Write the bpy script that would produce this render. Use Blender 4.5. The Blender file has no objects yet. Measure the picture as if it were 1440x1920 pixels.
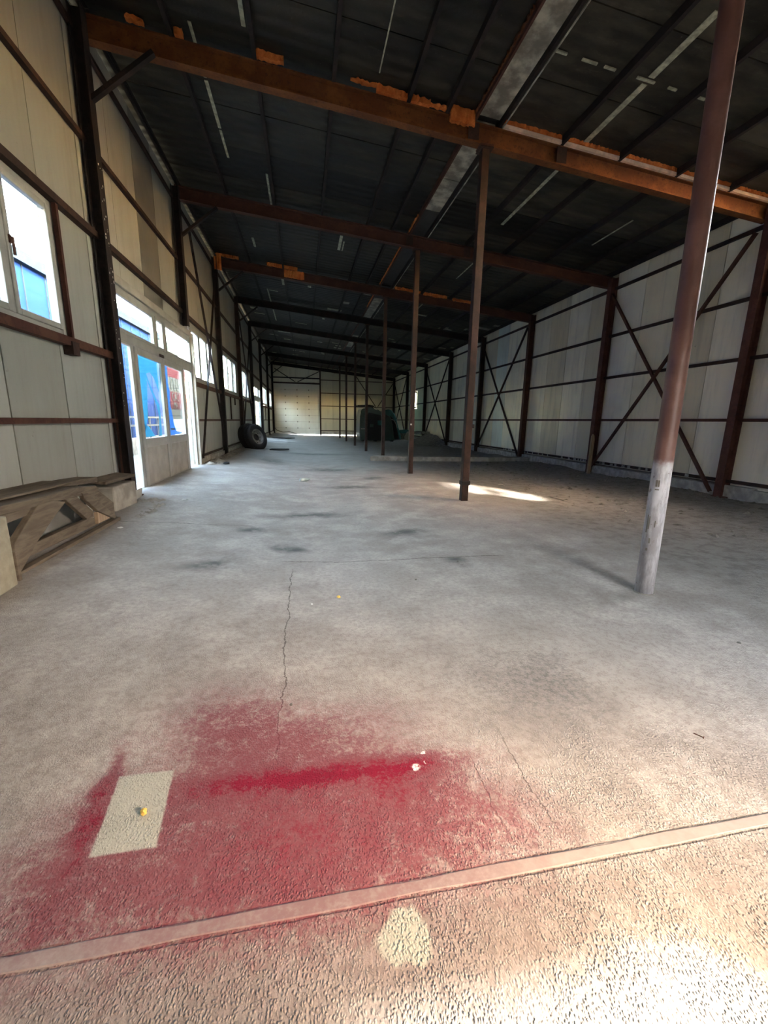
import bpy, bmesh, math, random
from mathutils import Vector, Matrix
from mathutils.geometry import tessellate_polygon
R = random.Random(7)
C = bpy.context.scene.collection
sc = bpy.context.scene

# ------------------------------------------------------------------ camera, sky, sun, exposure
CAM_H = 1.3
cam_d = bpy.data.cameras.new('camera'); cam = bpy.data.objects.new('camera', cam_d); C.objects.link(cam)
cam_d.sensor_fit = 'VERTICAL'; cam_d.sensor_height = 24.0
cam_d.lens = 781.2 / 1920 * 24.0
cam_d.clip_start = 0.02; cam_d.clip_end = 500
_yaw, _pitch, _roll = .19, .214, .02
cam.matrix_world = (Matrix.Translation((0, 0, CAM_H)) @ Matrix.Rotation(-_yaw, 4, 'Z')
                    @ Matrix.Rotation(math.pi/2 - _pitch, 4, 'X') @ Matrix.Rotation(_roll, 4, 'Z'))
sc.camera = cam

world = bpy.data.worlds.new('sky'); sc.world = world; world.use_nodes = True
wt = world.node_tree; wt.nodes.clear()
w_out = wt.nodes.new('ShaderNodeOutputWorld'); w_bg = wt.nodes.new('ShaderNodeBackground')
w_sky = wt.nodes.new('ShaderNodeTexSky')
SUN_DIR = Vector((-.79, .61, -.78)).normalized()      # direction the light travels
w_sky.sky_type = 'NISHITA'; w_sky.sun_disc = False
w_sky.sun_elevation = math.asin(-SUN_DIR.z)
w_sky.sun_rotation = math.atan2(-SUN_DIR.x, -SUN_DIR.y)
w_sky.air_density = 1.0; w_sky.dust_density = 1.2; w_sky.ozone_density = 1.0
w_bg.inputs['Strength'].default_value = 6.5
w_mul = wt.nodes.new('ShaderNodeMix'); w_mul.data_type = 'RGBA'; w_mul.blend_type = 'MULTIPLY'
w_mul.inputs[0].default_value = 1; w_mul.inputs[7].default_value = (1.32, 1.0, .72, 1)
wt.links.new(w_sky.outputs[0], w_mul.inputs[6]); wt.links.new(w_mul.outputs[2], w_bg.inputs[0]); wt.links.new(w_bg.outputs[0], w_out.inputs[0])

sun_d = bpy.data.lights.new('sun', 'SUN'); sun = bpy.data.objects.new('sun', sun_d); C.objects.link(sun)
sun_d.energy = 13; sun_d.angle = math.radians(2.0); sun_d.color = (1, .91, .80)
sun.rotation_euler = SUN_DIR.to_track_quat('-Z', 'Y').to_euler(); sun.location = (8, -8, 9)

sc.view_settings.view_transform = 'Standard'; sc.view_settings.look = 'None'
sc.view_settings.gamma = 1; sc.view_settings.use_curve_mapping = False
sc.view_settings.exposure = 1.65
sc.cycles.use_denoising = True
sc.cycles.max_bounces = 8; sc.cycles.diffuse_bounces = 5
sc.cycles.sample_clamp_indirect = 8

def portal(name, loc, rot, sx, sy):                    # sampling portals at the real openings (emit nothing themselves)
    d = bpy.data.lights.new(name, 'AREA'); d.shape = 'RECTANGLE'; d.size = sx; d.size_y = sy
    d.cycles.is_portal = True
    o = bpy.data.objects.new(name, d); C.objects.link(o); o.location = loc; o.rotation_euler = rot

# ------------------------------------------------------------------ measured layout (metres)
XL, XP, XR = -2.567, 2.672, 7.885
YS = [2.70, 6.678, 10.436, 14.335, 18.391, 22.551, 27.285, 32.234, 37.128]
YF = -1.2                                               # front wall
def ztop(x): return 5.714 - .0922 * x                   # top of the sloping roof beams
PITCH = .965
def floor_z(x, y):
    s = max(0, min(1, (.3 - x) / 2.8)); t = max(0, min(1, (y - 1.3) / 2.1)); t = t*t*(3 - 2*t)
    z = .175 * s**1.2 * t
    if x > 5.8 and y > 3:
        u = min(1, (x - 5.8) / 2.0)
        z += .05 * u * u * (1 + .5 * math.sin(y * 1.7) + .3 * math.sin(y * 4.1 + x * 3))
    return z

# ------------------------------------------------------------------ helpers
class MB:
    def __init__(s): s.v = []; s.f = []
    def add(s, vs, fs):
        n = len(s.v); s.v += [tuple(v) for v in vs]; s.f += [tuple(i + n for i in f) for f in fs]; return s
    def box(s, x0, x1, y0, y1, z0, z1):
        vs = [(x, y, z) for x in (x0, x1) for y in (y0, y1) for z in (z0, z1)]
        return s.add(vs, [(0,1,3,2),(4,6,7,5),(0,4,5,1),(2,3,7,6),(0,2,6,4),(1,5,7,3)])
    def prism(s, poly, a, b, ax):
        # poly: 2D points, extruded from a to b along axis ax (0 x: poly=(y,z); 1 y: (x,z); 2 z: (x,y))
        def P(p, t): return {0: (t, p[0], p[1]), 1: (p[0], t, p[1]), 2: (p[0], p[1], t)}[ax]
        n = len(poly); vs = [P(p, a) for p in poly] + [P(p, b) for p in poly]
        tri = tessellate_polygon([[Vector((p[0], p[1], 0)) for p in poly]])
        fs = [tuple(t) for t in tri] + [tuple(i + n for i in reversed(t)) for t in tri]
        fs += [(i, (i+1) % n, (i+1) % n + n, i + n) for i in range(n)]
        return s.add(vs, fs)
    def sweep(s, prof, p, q, up=(0,0,1)):
        # closed 2D profile swept from p to q; profile x = side, y = up
        p, q = Vector(p), Vector(q); d = (q - p).normalized(); u = Vector(up)
        side = d.cross(u).normalized(); u = side.cross(d).normalized()
        n = len(prof); vs = [p + side*a + u*b for a, b in prof] + [q + side*a + u*b for a, b in prof]
        tri = tessellate_polygon([[Vector((a, b, 0)) for a, b in prof]])
        fs = [tuple(t) for t in tri] + [tuple(i + n for i in reversed(t)) for t in tri]
        fs += [(i, (i+1) % n, (i+1) % n + n, i + n) for i in range(n)]
        return s.add(vs, fs)
    def bar(s, p, q, w, h, up=(0,0,1)):
        return s.sweep([(-w/2,-h/2),(w/2,-h/2),(w/2,h/2),(-w/2,h/2)], p, q, up)
    def tube(s, pts, r, n=10, cap=True):
        pts = [Vector(p) for p in pts]; m = len(pts); rr = r if isinstance(r, (list, tuple)) else [r]*m
        vs = []; prev = None
        for i, p in enumerate(pts):
            d = (pts[min(i+1, m-1)] - pts[max(i-1, 0)]).normalized()
            a = prev if prev is not None else (Vector((1,0,0)) if abs(d.x) < .9 else Vector((0,1,0)))
            b = d.cross(a).normalized(); a = b.cross(d).normalized(); prev = a
            vs += [p + (a*math.cos(t) + b*math.sin(t))*rr[i] for t in [2*math.pi*k/n for k in range(n)]]
        fs = [(i*n+k, i*n+(k+1) % n, (i+1)*n+(k+1) % n, (i+1)*n+k) for i in range(m-1) for k in range(n)]
        if cap: fs += [tuple(range(n-1, -1, -1)), tuple((m-1)*n+k for k in range(n))]
        return s.add(vs, fs)
    def lathe(s, prof, n=32, axis='z', loc=(0,0,0)):
        vs = []
        for r_, h in prof:
            for k in range(n):
                t = 2*math.pi*k/n; c, q = r_*math.cos(t), r_*math.sin(t)
                v = {'z': (c, q, h), 'x': (h, c, q), 'y': (c, h, q)}[axis]
                vs.append((v[0]+loc[0], v[1]+loc[1], v[2]+loc[2]))
        m = len(prof)
        return s.add(vs, [(i*n+k, i*n+(k+1) % n, (i+1)*n+(k+1) % n, (i+1)*n+k) for i in range(m-1) for k in range(n)])
    def build(s, name, mat, parent=None, smooth=False, bevel=0, tint=None, kind=None):
        me = bpy.data.meshes.new(name); me.from_pydata(s.v, [], s.f)
        bm = bmesh.new(); bm.from_mesh(me); bmesh.ops.recalc_face_normals(bm, faces=bm.faces); bm.to_mesh(me); bm.free()
        o = bpy.data.objects.new(name, me); C.objects.link(o); me.materials.append(mat)
        if smooth: me.polygons.foreach_set('use_smooth', [True]*len(me.polygons))
        if bevel:
            b = o.modifiers.new('bevel', 'BEVEL'); b.width = bevel; b.segments = 2; b.limit_method = 'ANGLE'
        if parent: o.parent = parent
        if tint: o.color = (*tint, 1)
        if kind: o['kind'] = kind
        return o
def tag(o, label, cat, group=None):
    o['label'] = label; o['category'] = cat
    if group: o['group'] = group
    return o
def empty(name, loc=(0,0,0)):
    o = bpy.data.objects.new(name, None); C.objects.link(o); o.location = loc; o.empty_display_size = .2; return o
def struct(o): o['kind'] = 'structure'; return o
def place(o, loc, rot=(0,0,0)): o.location = loc; o.rotation_euler = rot; return o

# ------------------------------------------------------------------ node helper
class NT:
    def __init__(s, name):
        s.m = bpy.data.materials.new(name); s.m.use_nodes = True; s.t = s.m.node_tree; s.t.nodes.clear()
        s.out = s.n('ShaderNodeOutputMaterial'); s.b = s.n('ShaderNodeBsdfPrincipled')
        s.l(s.b.outputs[0], s.out.inputs[0])
        s.tc = s.n('ShaderNodeTexCoord')
        g = s.n('ShaderNodeNewGeometry'); s.pos = g.outputs['Position']
    def n(s, t, **k):
        x = s.t.nodes.new(t)
        for a, b in k.items(): setattr(x, a, b)
        return x
    def l(s, a, b): s.t.links.new(a, b)
    def set(s, inp, v):
        if hasattr(v, 'is_linked') or hasattr(v, 'links'): s.l(v, inp)
        else: inp.default_value = v
    def M(s, op, a, b=0.0, c=0.0, clamp=False):
        x = s.n('ShaderNodeMath', operation=op, use_clamp=clamp)
        for i, v in enumerate((a, b, c)): s.set(x.inputs[i], v)
        return x.outputs[0]
    def noise(s, scale, detail=4, rough=.55, vec=None, dist=0.0):
        x = s.n('ShaderNodeTexNoise'); x.inputs['Scale'].default_value = scale; x.inputs['Detail'].default_value = detail
        x.inputs['Roughness'].default_value = rough; x.inputs['Distortion'].default_value = dist
        s.l(vec if vec is not None else s.pos, x.inputs['Vector']); return x.outputs['Fac']
    def noisec(s, scale, vec=None):
        x = s.n('ShaderNodeTexNoise'); x.inputs['Scale'].default_value = scale; x.inputs['Detail'].default_value = 3
        s.l(vec if vec is not None else s.pos, x.inputs['Vector']); return x.outputs['Color']
    def vec(s, op, a, b=None, scale=None):
        x = s.n('ShaderNodeVectorMath', operation=op); s.set(x.inputs[0], a)
        if b is not None: s.set(x.inputs[1], b)
        if scale is not None: x.inputs['Scale'].default_value = scale
        return x.outputs['Value' if op in ('LENGTH', 'DOT_PRODUCT', 'DISTANCE') else 'Vector']
    def scl(s, sx, sy, sz, vec=None):
        return s.vec('MULTIPLY', vec if vec is not None else s.pos, (sx, sy, sz))
    def step(s, v, a, b, lo=0.0, hi=1.0):
        x = s.n('ShaderNodeMapRange', interpolation_type='SMOOTHSTEP')
        s.set(x.inputs['Value'], v); x.inputs['From Min'].default_value = a; x.inputs['From Max'].default_value = b
        x.inputs['To Min'].default_value = lo; x.inputs['To Max'].default_value = hi; return x.outputs[0]
    def mix(s, f, a, b, mode='MIX'):
        x = s.n('ShaderNodeMix', data_type='RGBA', blend_type=mode)
        s.set(x.inputs[0], f)
        for i, v in ((6, a), (7, b)):
            if isinstance(v, tuple) and len(v) == 3: v = (*v, 1)
            s.set(x.inputs[i], v)
        return x.outputs[2]
    def blob(s, cx, cy, sx, sy, rot=0, vec=None):       # soft elliptical patch
        m = s.n('ShaderNodeMapping', vector_type='TEXTURE'); s.l(vec if vec is not None else s.pos, m.inputs['Vector'])
        m.inputs['Location'].default_value = (cx, cy, 0); m.inputs['Rotation'].default_value = (0, 0, rot)
        m.inputs['Scale'].default_value = (sx, sy, 1e6)
        q = s.vec('LENGTH', m.outputs[0]); return s.M('EXPONENT', s.M('MULTIPLY', s.M('MULTIPLY', q, q), -1.0))
    def rect(s, cx, cy, hx, hy, soft, rot=0, skew=0, vec=None):   # hard-edged patch
        m = s.n('ShaderNodeMapping', vector_type='TEXTURE'); s.l(vec if vec is not None else s.pos, m.inputs['Vector'])
        m.inputs['Location'].default_value = (cx, cy, 0); m.inputs['Rotation'].default_value = (0, 0, rot)
        x = s.n('ShaderNodeSeparateXYZ'); s.l(m.outputs[0], x.inputs[0])
        ax = s.M('ADD', x.outputs[0], s.M('MULTIPLY', x.outputs[1], skew))
        dx = s.M('SUBTRACT', s.M('ABSOLUTE', ax), hx); dy = s.M('SUBTRACT', s.M('ABSOLUTE', x.outputs[1]), hy)
        return s.step(s.M('MAXIMUM', dx, dy), -soft, soft, 1, 0)
    def bump(s, h, strength=.3, dist=.01, prev=None):
        b = s.n('ShaderNodeBump'); s.set(b.inputs['Strength'], strength); b.inputs['Distance'].default_value = dist
        s.l(h, b.inputs['Height'])
        if prev is not None: s.l(prev, b.inputs['Normal'])
        return b.outputs[0]
    def fin(s, col=None, rough=None, metal=None, nrm=None, spec=None):
        for k, v in (('Base Color', col), ('Roughness', rough), ('Metallic', metal), ('Normal', nrm), ('Specular IOR Level', spec)):
            if v is None: continue
            if isinstance(v, tuple) and len(v) == 3: v = (*v, 1)
            s.set(s.b.inputs[k], v)
        return s.m

def plain(name, col, rough=.7, metal=0.0, var=.25, scale=8, bump=.15, spec=.5):
    n = NT(name); f = n.noise(scale, 5); f2 = n.noise(scale*6, 3)
    c = n.mix(n.step(f, .35, .7), tuple(c*(1-var) for c in col), tuple(min(1, c*(1+var*.6)) for c in col))
    return n.fin(c, rough, metal, n.bump(f2, bump, .004), spec)

# ---- floor: dusty rough concrete with red overspray
def mat_floor(smooth=False):
    n = NT('smooth_cement' if smooth else 'dusty_concrete')
    warp = n.vec('SCALE', n.vec('SUBTRACT', n.noisec(9), (.5, .5, .5)), scale=.10)
    vw = n.vec('ADD', n.pos, warp)
    warp2 = n.vec('SCALE', n.vec('SUBTRACT', n.noisec(2.2), (.5, .5, .5)), scale=.5)
    vw2 = n.vec('ADD', n.pos, warp2)
    big = n.noise(.45, 5, .6); med = n.noise(2.3, 6, .62); fine = n.noise(34, 4, .6); grit = n.noise(120, 3, .6)
    c = n.mix(n.step(big, .35, .68), (.27, .25, .225), (.36, .345, .32))
    c = n.mix(n.step(med, .38, .72), c, (.43, .41, .375))
    c = n.mix(n.step(n.noise(5, 6, .7, vw2), .50, .68, 0, .35), c, (.19, .175, .16))
    c = n.mix(n.step(fine, .30, .62, .28, 0), c, (.15, .135, .12))
    c = n.mix(n.step(n.vec('DOT_PRODUCT', n.pos, (0, 1, 0)), .82, .90, .42, 0), c, (.15, .13, .115))   # colour darker on the gate side of the strip
    c = n.mix(n.step(n.M('MULTIPLY', n.vec('DOT_PRODUCT', n.pos, (0, 1, 0)), 1.0), 7.0, 15.0, 0, .55), c, (.16, .165, .165))   # colour darker and greyer further in
    # worn darker, rougher zone in front right; general smudges
    sm = n.M('MULTIPLY', n.M('MULTIPLY', n.blob(1.15, 1.80, .55, .42, .3, vw2), n.step(n.noise(34, 6, .75), .40, .62, .15, 1)), .75)
    for a in ((-.80, 3.62, .22, .11, .2), (1.42, 3.62, .13, .10, -.2), (-.15, 4.15, .2, .12, 0), (-.62, 4.9, .2, .12, 0),
              (.1, 5.7, .5, .12, .2), (.9, 8.3, .5, .2, 0), (.6, 11.2, .55, .35, .1), (1.15, 4.7, .3, .15, .3), (.3, 16.5, 1.2, .4, 0),
              (-1.0, 13, .3, .8, .2), (1.6, 9.6, .3, .25, 0), (-1.4, 24, 1.2, .5, 0)):
        sm = n.M('ADD', sm, n.M('MULTIPLY', n.blob(*a, vw2), n.step(n.noise(7, 5, .7), .30, .55, .35, 1)))
    c = n.mix(n.M('MULTIPLY', sm, .95, clamp=True), c, (.075, .082, .08))
    # loose grey earth along the right part
    sx = n.n('ShaderNodeSeparateXYZ'); n.l(n.pos, sx.inputs[0]); X, Y = sx.outputs[0], sx.outputs[1]
    earth = n.M('MULTIPLY', n.step(n.M('ADD', X, n.M('MULTIPLY', n.noise(.9, 4), 1.2)), 3.2, 4.6), n.step(Y, 1.5, 3.5))
    earthc = n.mix(n.step(n.noise(6, 6, .7), .42, .66), (.29, .28, .25), (.16, .15, .135))
    c = n.mix(n.M('MULTIPLY', earth, .8), c, earthc)
    # cracks and strip edge lines
    def crack(coord, other, at, a, b, w, sc_=2.5):
        d = n.M('SUBTRACT', coord, n.M('ADD', at, n.M('MULTIPLY', n.M('SUBTRACT', n.noise(sc_, 6, .75), .5), .12)))
        m = n.step(n.M('ABSOLUTE', d), w*.3, w, 1, 0)
        return n.M('MULTIPLY', m, n.M('MULTIPLY', n.step(other, a, a+.15), n.step(other, b-.15, b, 1, 0)))
    cr = crack(X, Y, -.13, 1.35, 3.6, .0045, 3.5)
    cr = n.M('MAXIMUM', cr, n.M('MULTIPLY', crack(Y, X, 3.74, -.3, 2.0, .012), .8))
    cr = n.M('MAXIMUM', cr, n.M('MULTIPLY', crack(Y, X, 5.05, -2.4, -.6, .014), .7))
    cr = n.M('MAXIMUM', cr, n.M('MULTIPLY', crack(X, Y, .03, .72, 1.05, .004, 6), .7))
    cr = n.M('MAXIMUM', cr, n.M('MULTIPLY', crack(X, Y, .80, .95, 1.5, .004, 3), .7))
    cr = n.M('MAXIMUM', cr, n.M('MULTIPLY', crack(X, Y, .62, .95, 1.4, .004, 3), .7))
    for yy in (.8765, .9235): cr = n.M('MAXIMUM', cr, n.M('MULTIPLY', n.step(n.M('ABSOLUTE', n.M('SUBTRACT', Y, n.M('ADD', yy, n.M('MULTIPLY', n.M('SUBTRACT', n.noise(9, 4, .7), .5), .008)))), .0012, .0042, 1, 0), n.step(n.noise(5, 3), .3, .55, .3, .9)))  # shadow gap along both strip edges, painted as dark lines
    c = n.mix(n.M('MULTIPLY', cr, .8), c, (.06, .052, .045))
    vr = n.n('ShaderNodeTexVoronoi'); vr.inputs['Scale'].default_value = 140; n.l(n.vec('ADD', n.scl(1.0, .8, 1), n.vec('SCALE', n.noisec(30), scale=.014)), vr.inputs['Vector'])
    peb = n.M('MULTIPLY', n.step(vr.outputs['Distance'], 0, .65, 1, 0), n.step(n.noise(5, 4), .32, .62, .35, 1))
    near = n.step(Y, .9, 4.5, 1, .25)
    pit = n.M('MULTIPLY', n.M('MULTIPLY', n.step(peb, .0, .30, 1, 0), n.step(n.noise(26, 4, .6), .42, .6)), near)
    if not smooth: c = n.mix(n.M('MULTIPLY', pit, .35), c, (.10, .085, .075))  # pits darkened in colour: dirt plus their small shadows painted in
    # red spray paint (overspray halo, strong bands, masked clean rectangle and disc)
    k = n.noise(14, 5, .7, vw)
    d = n.M('MULTIPLY', n.blob(-.05, 1.20, .56, .27, .02, vw), 1.15)
    d = n.M('ADD', d, n.M('MULTIPLY', n.blob(-.0, 1.335, .52, .050, -.012), 1.15))
    d = n.M('ADD', d, n.M('MULTIPLY', n.rect(-.02, 1.335, .49, .012, .05), .45))
    d = n.M('ADD', d, n.M('MULTIPLY', n.blob(.34, 1.24, .15, .11, 0, vw), .7))
    d = n.M('ADD', d, n.M('MULTIPLY', n.blob(-.34, 1.66, .30, .25, -.4, vw), .72))
    d = n.M('ADD', d, n.M('MULTIPLY', n.blob(.12, 1.58, .40, .17, .1, vw), .38))
    d = n.M('ADD', d, n.M('MULTIPLY', n.blob(.62, 1.08, .22, .16, -.3, vw), .30))
    d = n.M('ADD', d, n.M('MULTIPLY', n.blob(-.715, 1.33, .035, .24, .06, vw), 1.1))
    d = n.M('ADD', d, n.M('MULTIPLY', n.blob(-.1, .98, .80, .17, 0, vw), .55))
    d = n.M('ADD', d, n.M('MULTIPLY', n.blob(-.72, 1.15, .22, .25, 0, vw), .45))
    d = n.M('ADD', d, n.M('MULTIPLY', n.blob(0, 1.9, 1.2, .55, 0, vw2), .10))
    d = n.M('ADD', d, n.M('MULTIPLY', n.blob(.2, .75, 1.0, .22, 0, vw2), .13))
    d = n.M('MULTIPLY', d, n.M('MULTIPLY', n.step(k, .25, .60, .5, 1.05), n.step(n.noise(70, 4, .7), .30, .62, .62, 1.08)))
    mask = n.M('MAXIMUM', n.rect(-.585, 1.297, .093, .150, .007, 0, .107), n.M('MULTIPLY', n.step(n.blob(.228, .795, .085, .065, 0, vw), .34, .52), .9))
    d = n.M('MULTIPLY', d, n.M('SUBTRACT', 1.0, mask))
    c = n.mix(n.M('MULTIPLY', mask, .8), c, (.35, .365, .305))
    dl = n.step(d, 0, .9); 
    c = n.mix(n.M('MULTIPLY', dl, .88, clamp=True), c, (.155, .030, .045))
    c = n.mix(n.step(d, .95, 1.9, 0, .97), c, (.165, .003, .020))
    # white dabs
    for a in ((.455, 1.372, .013, .012, 0), (.438, 1.318, .012, .009, 0), (.39, 1.30, .02, .03, 0)):
        c = n.mix(n.M('MULTIPLY', n.step(n.blob(*a, vw), .35, .7), n.step(n.noise(60, 3), .4, .5)), c, (.7, .62, .6))
    # relief: pebbly trowel texture near the gate, finer further in
    rough1 = n.step(Y, .55, 1.0, 1.25, .85)
    nr = n.bump(n.noise(3, 5, .6), .25, .03)
    if smooth: return n.fin(n.mix(.5, c, (.22, .18, .17)), .7, None, n.bump(n.noise(30, 5), .25, .004, nr), .35)
    nr = n.bump(n.noise(45, 6, .65), .45, .005, nr); nr = n.bump(n.noise(110, 3, .6, n.scl(1, .7, 1)), n.step(Y, .8, 6, .75, .3), .004, nr)
    nr = n.bump(n.M('MULTIPLY', n.M('MULTIPLY', peb, near), rough1), .8, .0048, nr)
    nr = n.bump(n.M('MULTIPLY', cr, -1.0), .6, .006, nr)
    nr = n.bump(n.M('MULTIPLY', earth, n.noise(16, 6, .7)), .8, .05, nr)
    return n.fin(c, .82, None, nr, .2)

def mat_panel(name, base=(.36, .375, .345), rib=True, grime=.5):
    n = NT(name); oi = n.n('ShaderNodeObjectInfo')
    c = n.mix(1.0, base, oi.outputs['Color'], 'MULTIPLY')
    streak = n.noise(1.0, 6, .65, n.scl(5, 5, .55)); spots = n.noise(9, 5, .7); big = n.noise(.8, 4)
    c = n.mix(n.step(streak, .46, .8, 0, grime), c, (.20, .185, .145))
    c = n.mix(n.step(big, .45, .75, 0, .3), c, (.30, .295, .25))
    c = n.mix(n.step(spots, .68, .76, 0, .7), c, (.13, .11, .09))
    nr = n.bump(n.noise(1.5, 3), .35, .03)
    if rib:
        w = n.n('ShaderNodeTexWave'); w.wave_type = 'BANDS'; w.bands_direction = 'Y'; w.inputs['Scale'].default_value = 3.2
        n.l(n.pos, w.inputs['Vector']); nr = n.bump(w.outputs['Fac'], .10, .004, nr)
    return n.fin(c, .42, 0.0, nr, .5)

def mat_rust(name, a, b, c_, rough=.75, thr=(.42, .62)):
    n = NT(name); f = n.noise(3.5, 6, .7); g = n.noise(22, 4, .7)
    c = n.mix(n.step(f, *thr), a, b); c = n.mix(n.step(g, .52, .72, 0, .8), c, c_)
    return n.fin(c, rough, 0.0, n.bump(g, .35, .004), .3)

def mat_roof():
    n = NT('sooty_roof_panel'); oi = n.n('ShaderNodeObjectInfo')
    f = n.noise(1.1, 6, .65, n.scl(1, 2.2, 1)); g = n.noise(7, 5, .7, n.scl(.7, 2.5, 1)); fine = n.noise(40, 3)
    c = n.mix(n.step(f, .36, .7), (.008, .0078, .0062), (.034, .031, .022))
    c = n.mix(n.step(g, .55, .8, 0, .5), c, (.06, .058, .045))
    c = n.mix(1.0, c, oi.outputs['Color'], 'MULTIPLY')
    c = n.mix(n.step(fine, .70, .76, 0, .5), c, (.18, .17, .14))
    w = n.n('ShaderNodeTexWave'); w.wave_type = 'BANDS'; w.bands_direction = 'Y'; w.inputs['Scale'].default_value = 1.55
    w.inputs['Distortion'].default_value = .6; n.l(n.pos, w.inputs['Vector'])
    nr = n.bump(w.outputs['Fac'], .35, .03); nr = n.bump(n.noise(3, 5), .5, .04, nr)
    return n.fin(c, .6, 0.0, nr, .35)

def mat_wood(name, a, b, scale=(1.2, 14, 14)):
    n = NT(name); v = n.scl(*scale); f = n.noise(2.4, 6, .6, v, .6); g = n.noise(1.3, 4)
    c = n.mix(n.step(f, .35, .65), a, b); c = n.mix(n.step(g, .4, .75, 0, .5), c, (.20, .17, .13))
    return n.fin(c, .8, 0.0, n.bump(f, .5, .006), .25)

def mat_glass():
    n = NT('window_glass'); n.t.nodes.remove(n.b)
    t = n.n('ShaderNodeBsdfTransparent'); gl = n.n('ShaderNodeBsdfGlossy'); gl.inputs['Roughness'].default_value = .05
    d = n.n('ShaderNodeBsdfDiffuse'); d.inputs['Color'].default_value = (.55, .6, .6, 1)
    lw = n.n('ShaderNodeLayerWeight'); lw.inputs['Blend'].default_value = .5; m1 = n.n('ShaderNodeMixShader'); m2 = n.n('ShaderNodeMixShader')
    t.inputs['Color'].default_value = (.93, .98, .98, 1)
    n.l(n.step(n.noise(3, 5), .4, .8, .0, .02), m1.inputs[0]); n.l(t.outputs[0], m1.inputs[1]); n.l(d.outputs[0], m1.inputs[2])
    n.l(n.M('ADD', n.M('MULTIPLY', n.M('POWER', lw.outputs['Facing'], 5.0), .9), .03, clamp=True), m2.inputs[0]); n.l(m1.outputs[0], m2.inputs[1]); n.l(gl.outputs[0], m2.inputs[2])
    n.l(m2.outputs[0], n.out.inputs[0]); return n.m
def mat_film(name, col, opac):
    n = NT(name); n.t.nodes.remove(n.b)
    t = n.n('ShaderNodeBsdfTransparent'); t.inputs['Color'].default_value = (*col, 1)
    d = n.n('ShaderNodeBsdfTranslucent'); d.inputs['Color'].default_value = (*col, 1)
    m = n.n('ShaderNodeMixShader'); m.inputs[0].default_value = opac
    n.l(n.bump(n.noise(5, 4), .5, .03), d.inputs['Normal'])
    n.l(t.outputs[0], m.inputs[1]); n.l(d.outputs[0], m.inputs[2]); n.l(m.outputs[0], n.out.inputs[0]); return n.m

def mat_pole_front():
    n = NT('painted_pole'); sx = n.n('ShaderNodeSeparateXYZ'); n.l(n.pos, sx.inputs[0])
    g = n.noise(20, 5, .7); f = n.noise(4, 5, .7)
    c = n.mix(n.step(f, .4, .65), (.12, .055, .043), (.165, .082, .066))
    c = n.mix(n.step(g, .62, .72, 0, .6), c, (.07, .03, .025))
    w = n.mix(n.step(n.noise(9, 5, .7, n.scl(1, 1, .25)), .42, .62), (.52, .51, .52), (.30, .28, .28))
    w = n.mix(n.step(g, .62, .68, 0, .8), w, (.16, .12, .10))
    edge = n.M('ADD', sx.outputs[2], n.M('MULTIPLY', n.M('SUBTRACT', f, .5), .16))
    c = n.mix(n.step(edge, 1.02, 1.08, 1, 0), c, w)
    return n.fin(c, .5, 0.0, n.bump(g, .25, .004), .5)

M = {}
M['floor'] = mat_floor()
M['panel'] = mat_panel('wall_panel_paint'); M['panel_r'] = mat_panel('wall_panel_paint_right', (.88, .83, .66), True, .4)
M['panel_e'] = mat_panel('end_wall_paint', (.46, .44, .34), False, .35)
M['shutter'] = mat_panel('section_door_paint', (.52, .52, .45), False, .15)
M['gap'] = plain('joint_filler', (.16, .14, .11), .9)
M['rust_dark'] = mat_rust('dark_rusted_steel', (.024, .014, .011), (.048, .025, .019), (.014, .009, .008))
M['rust_mid'] = mat_rust('brown_rusted_steel', (.060, .023, .016), (.085, .038, .024), (.03, .014, .010))
M['rust_red'] = mat_rust('red_primer_steel', (.075, .028, .020), (.11, .045, .034), (.03, .014, .011))
M['rust_org'] = mat_rust('orange_rusted_beam', (.11, .038, .012), (.17, .064, .018), (.045, .017, .009))
M['black'] = mat_rust('sooty_steel', (.012, .010, .010), (.028, .02, .018), (.008, .008, .008))
M['roof'] = mat_roof()
M['roof_out'] = plain('roof_outer_sheet', (.03, .03, .028))
M['foil'] = plain('silvery_foil', (.42, .40, .32), .5, .2, .55, 5, .8)
M['foam'] = mat_rust('orange_foam', (.55, .14, .03), (.72, .24, .06), (.40, .09, .02), .95)
M['foam_pale'] = plain('pale_foam', (.78, .58, .42), .9)
M['sliver'] = plain('pale_joint_tape', (.42, .43, .31), .6, 0, .4, 12)
M['pvc'] = plain('white_plastic_frame', (.33, .335, .31), .4, 0, .12, 5, .05)
M['pvc_d'] = plain('dusty_white_panel', (.36, .35, .31), .6, 0, .15, 4, .05)
M['glass'] = mat_glass()
M['film'] = mat_film('teal_torn_film', (.16, .36, .44), .6)
M['film_b'] = mat_film('blue_torn_film', (.16, .30, .50), .6)
M['conc'] = plain('concrete_kerb', (.33, .31, .27), .9, 0, .3, 5, .6, .2)
M['conc_l'] = plain('pale_plaster', (.42, .41, .37), .9, 0, .3, 7, .5, .2)
M['strip'] = plain('floor_strip_cement', (.30, .235, .215), .75, 0, .2, 6, .2, .3)
M['wood'] = mat_wood('weathered_timber', (.085, .068, .05), (.16, .13, .095), (9, 1.3, 9))
M['wood_l'] = mat_wood('pale_timber', (.30, .21, .13), (.42, .31, .20), (9, 9, 1.3))
M['block'] = plain('pale_foam_block', (.30, .28, .21), .9, 0, .15, 14, .5)
M['tyre'] = plain('black_rubber', (.012, .012, .013), .75, 0, .4, 6, .3)
M['rim'] = plain('grey_wheel_rim', (.22, .22, .21), .45, .3, .3)
M['cab'] = plain('dark_green_paint', (.010, .035, .028), .32, 0, .3, 3, .05)
M['cab_in'] = plain('dark_cab_shell', (.005, .007, .007), .7)
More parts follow.
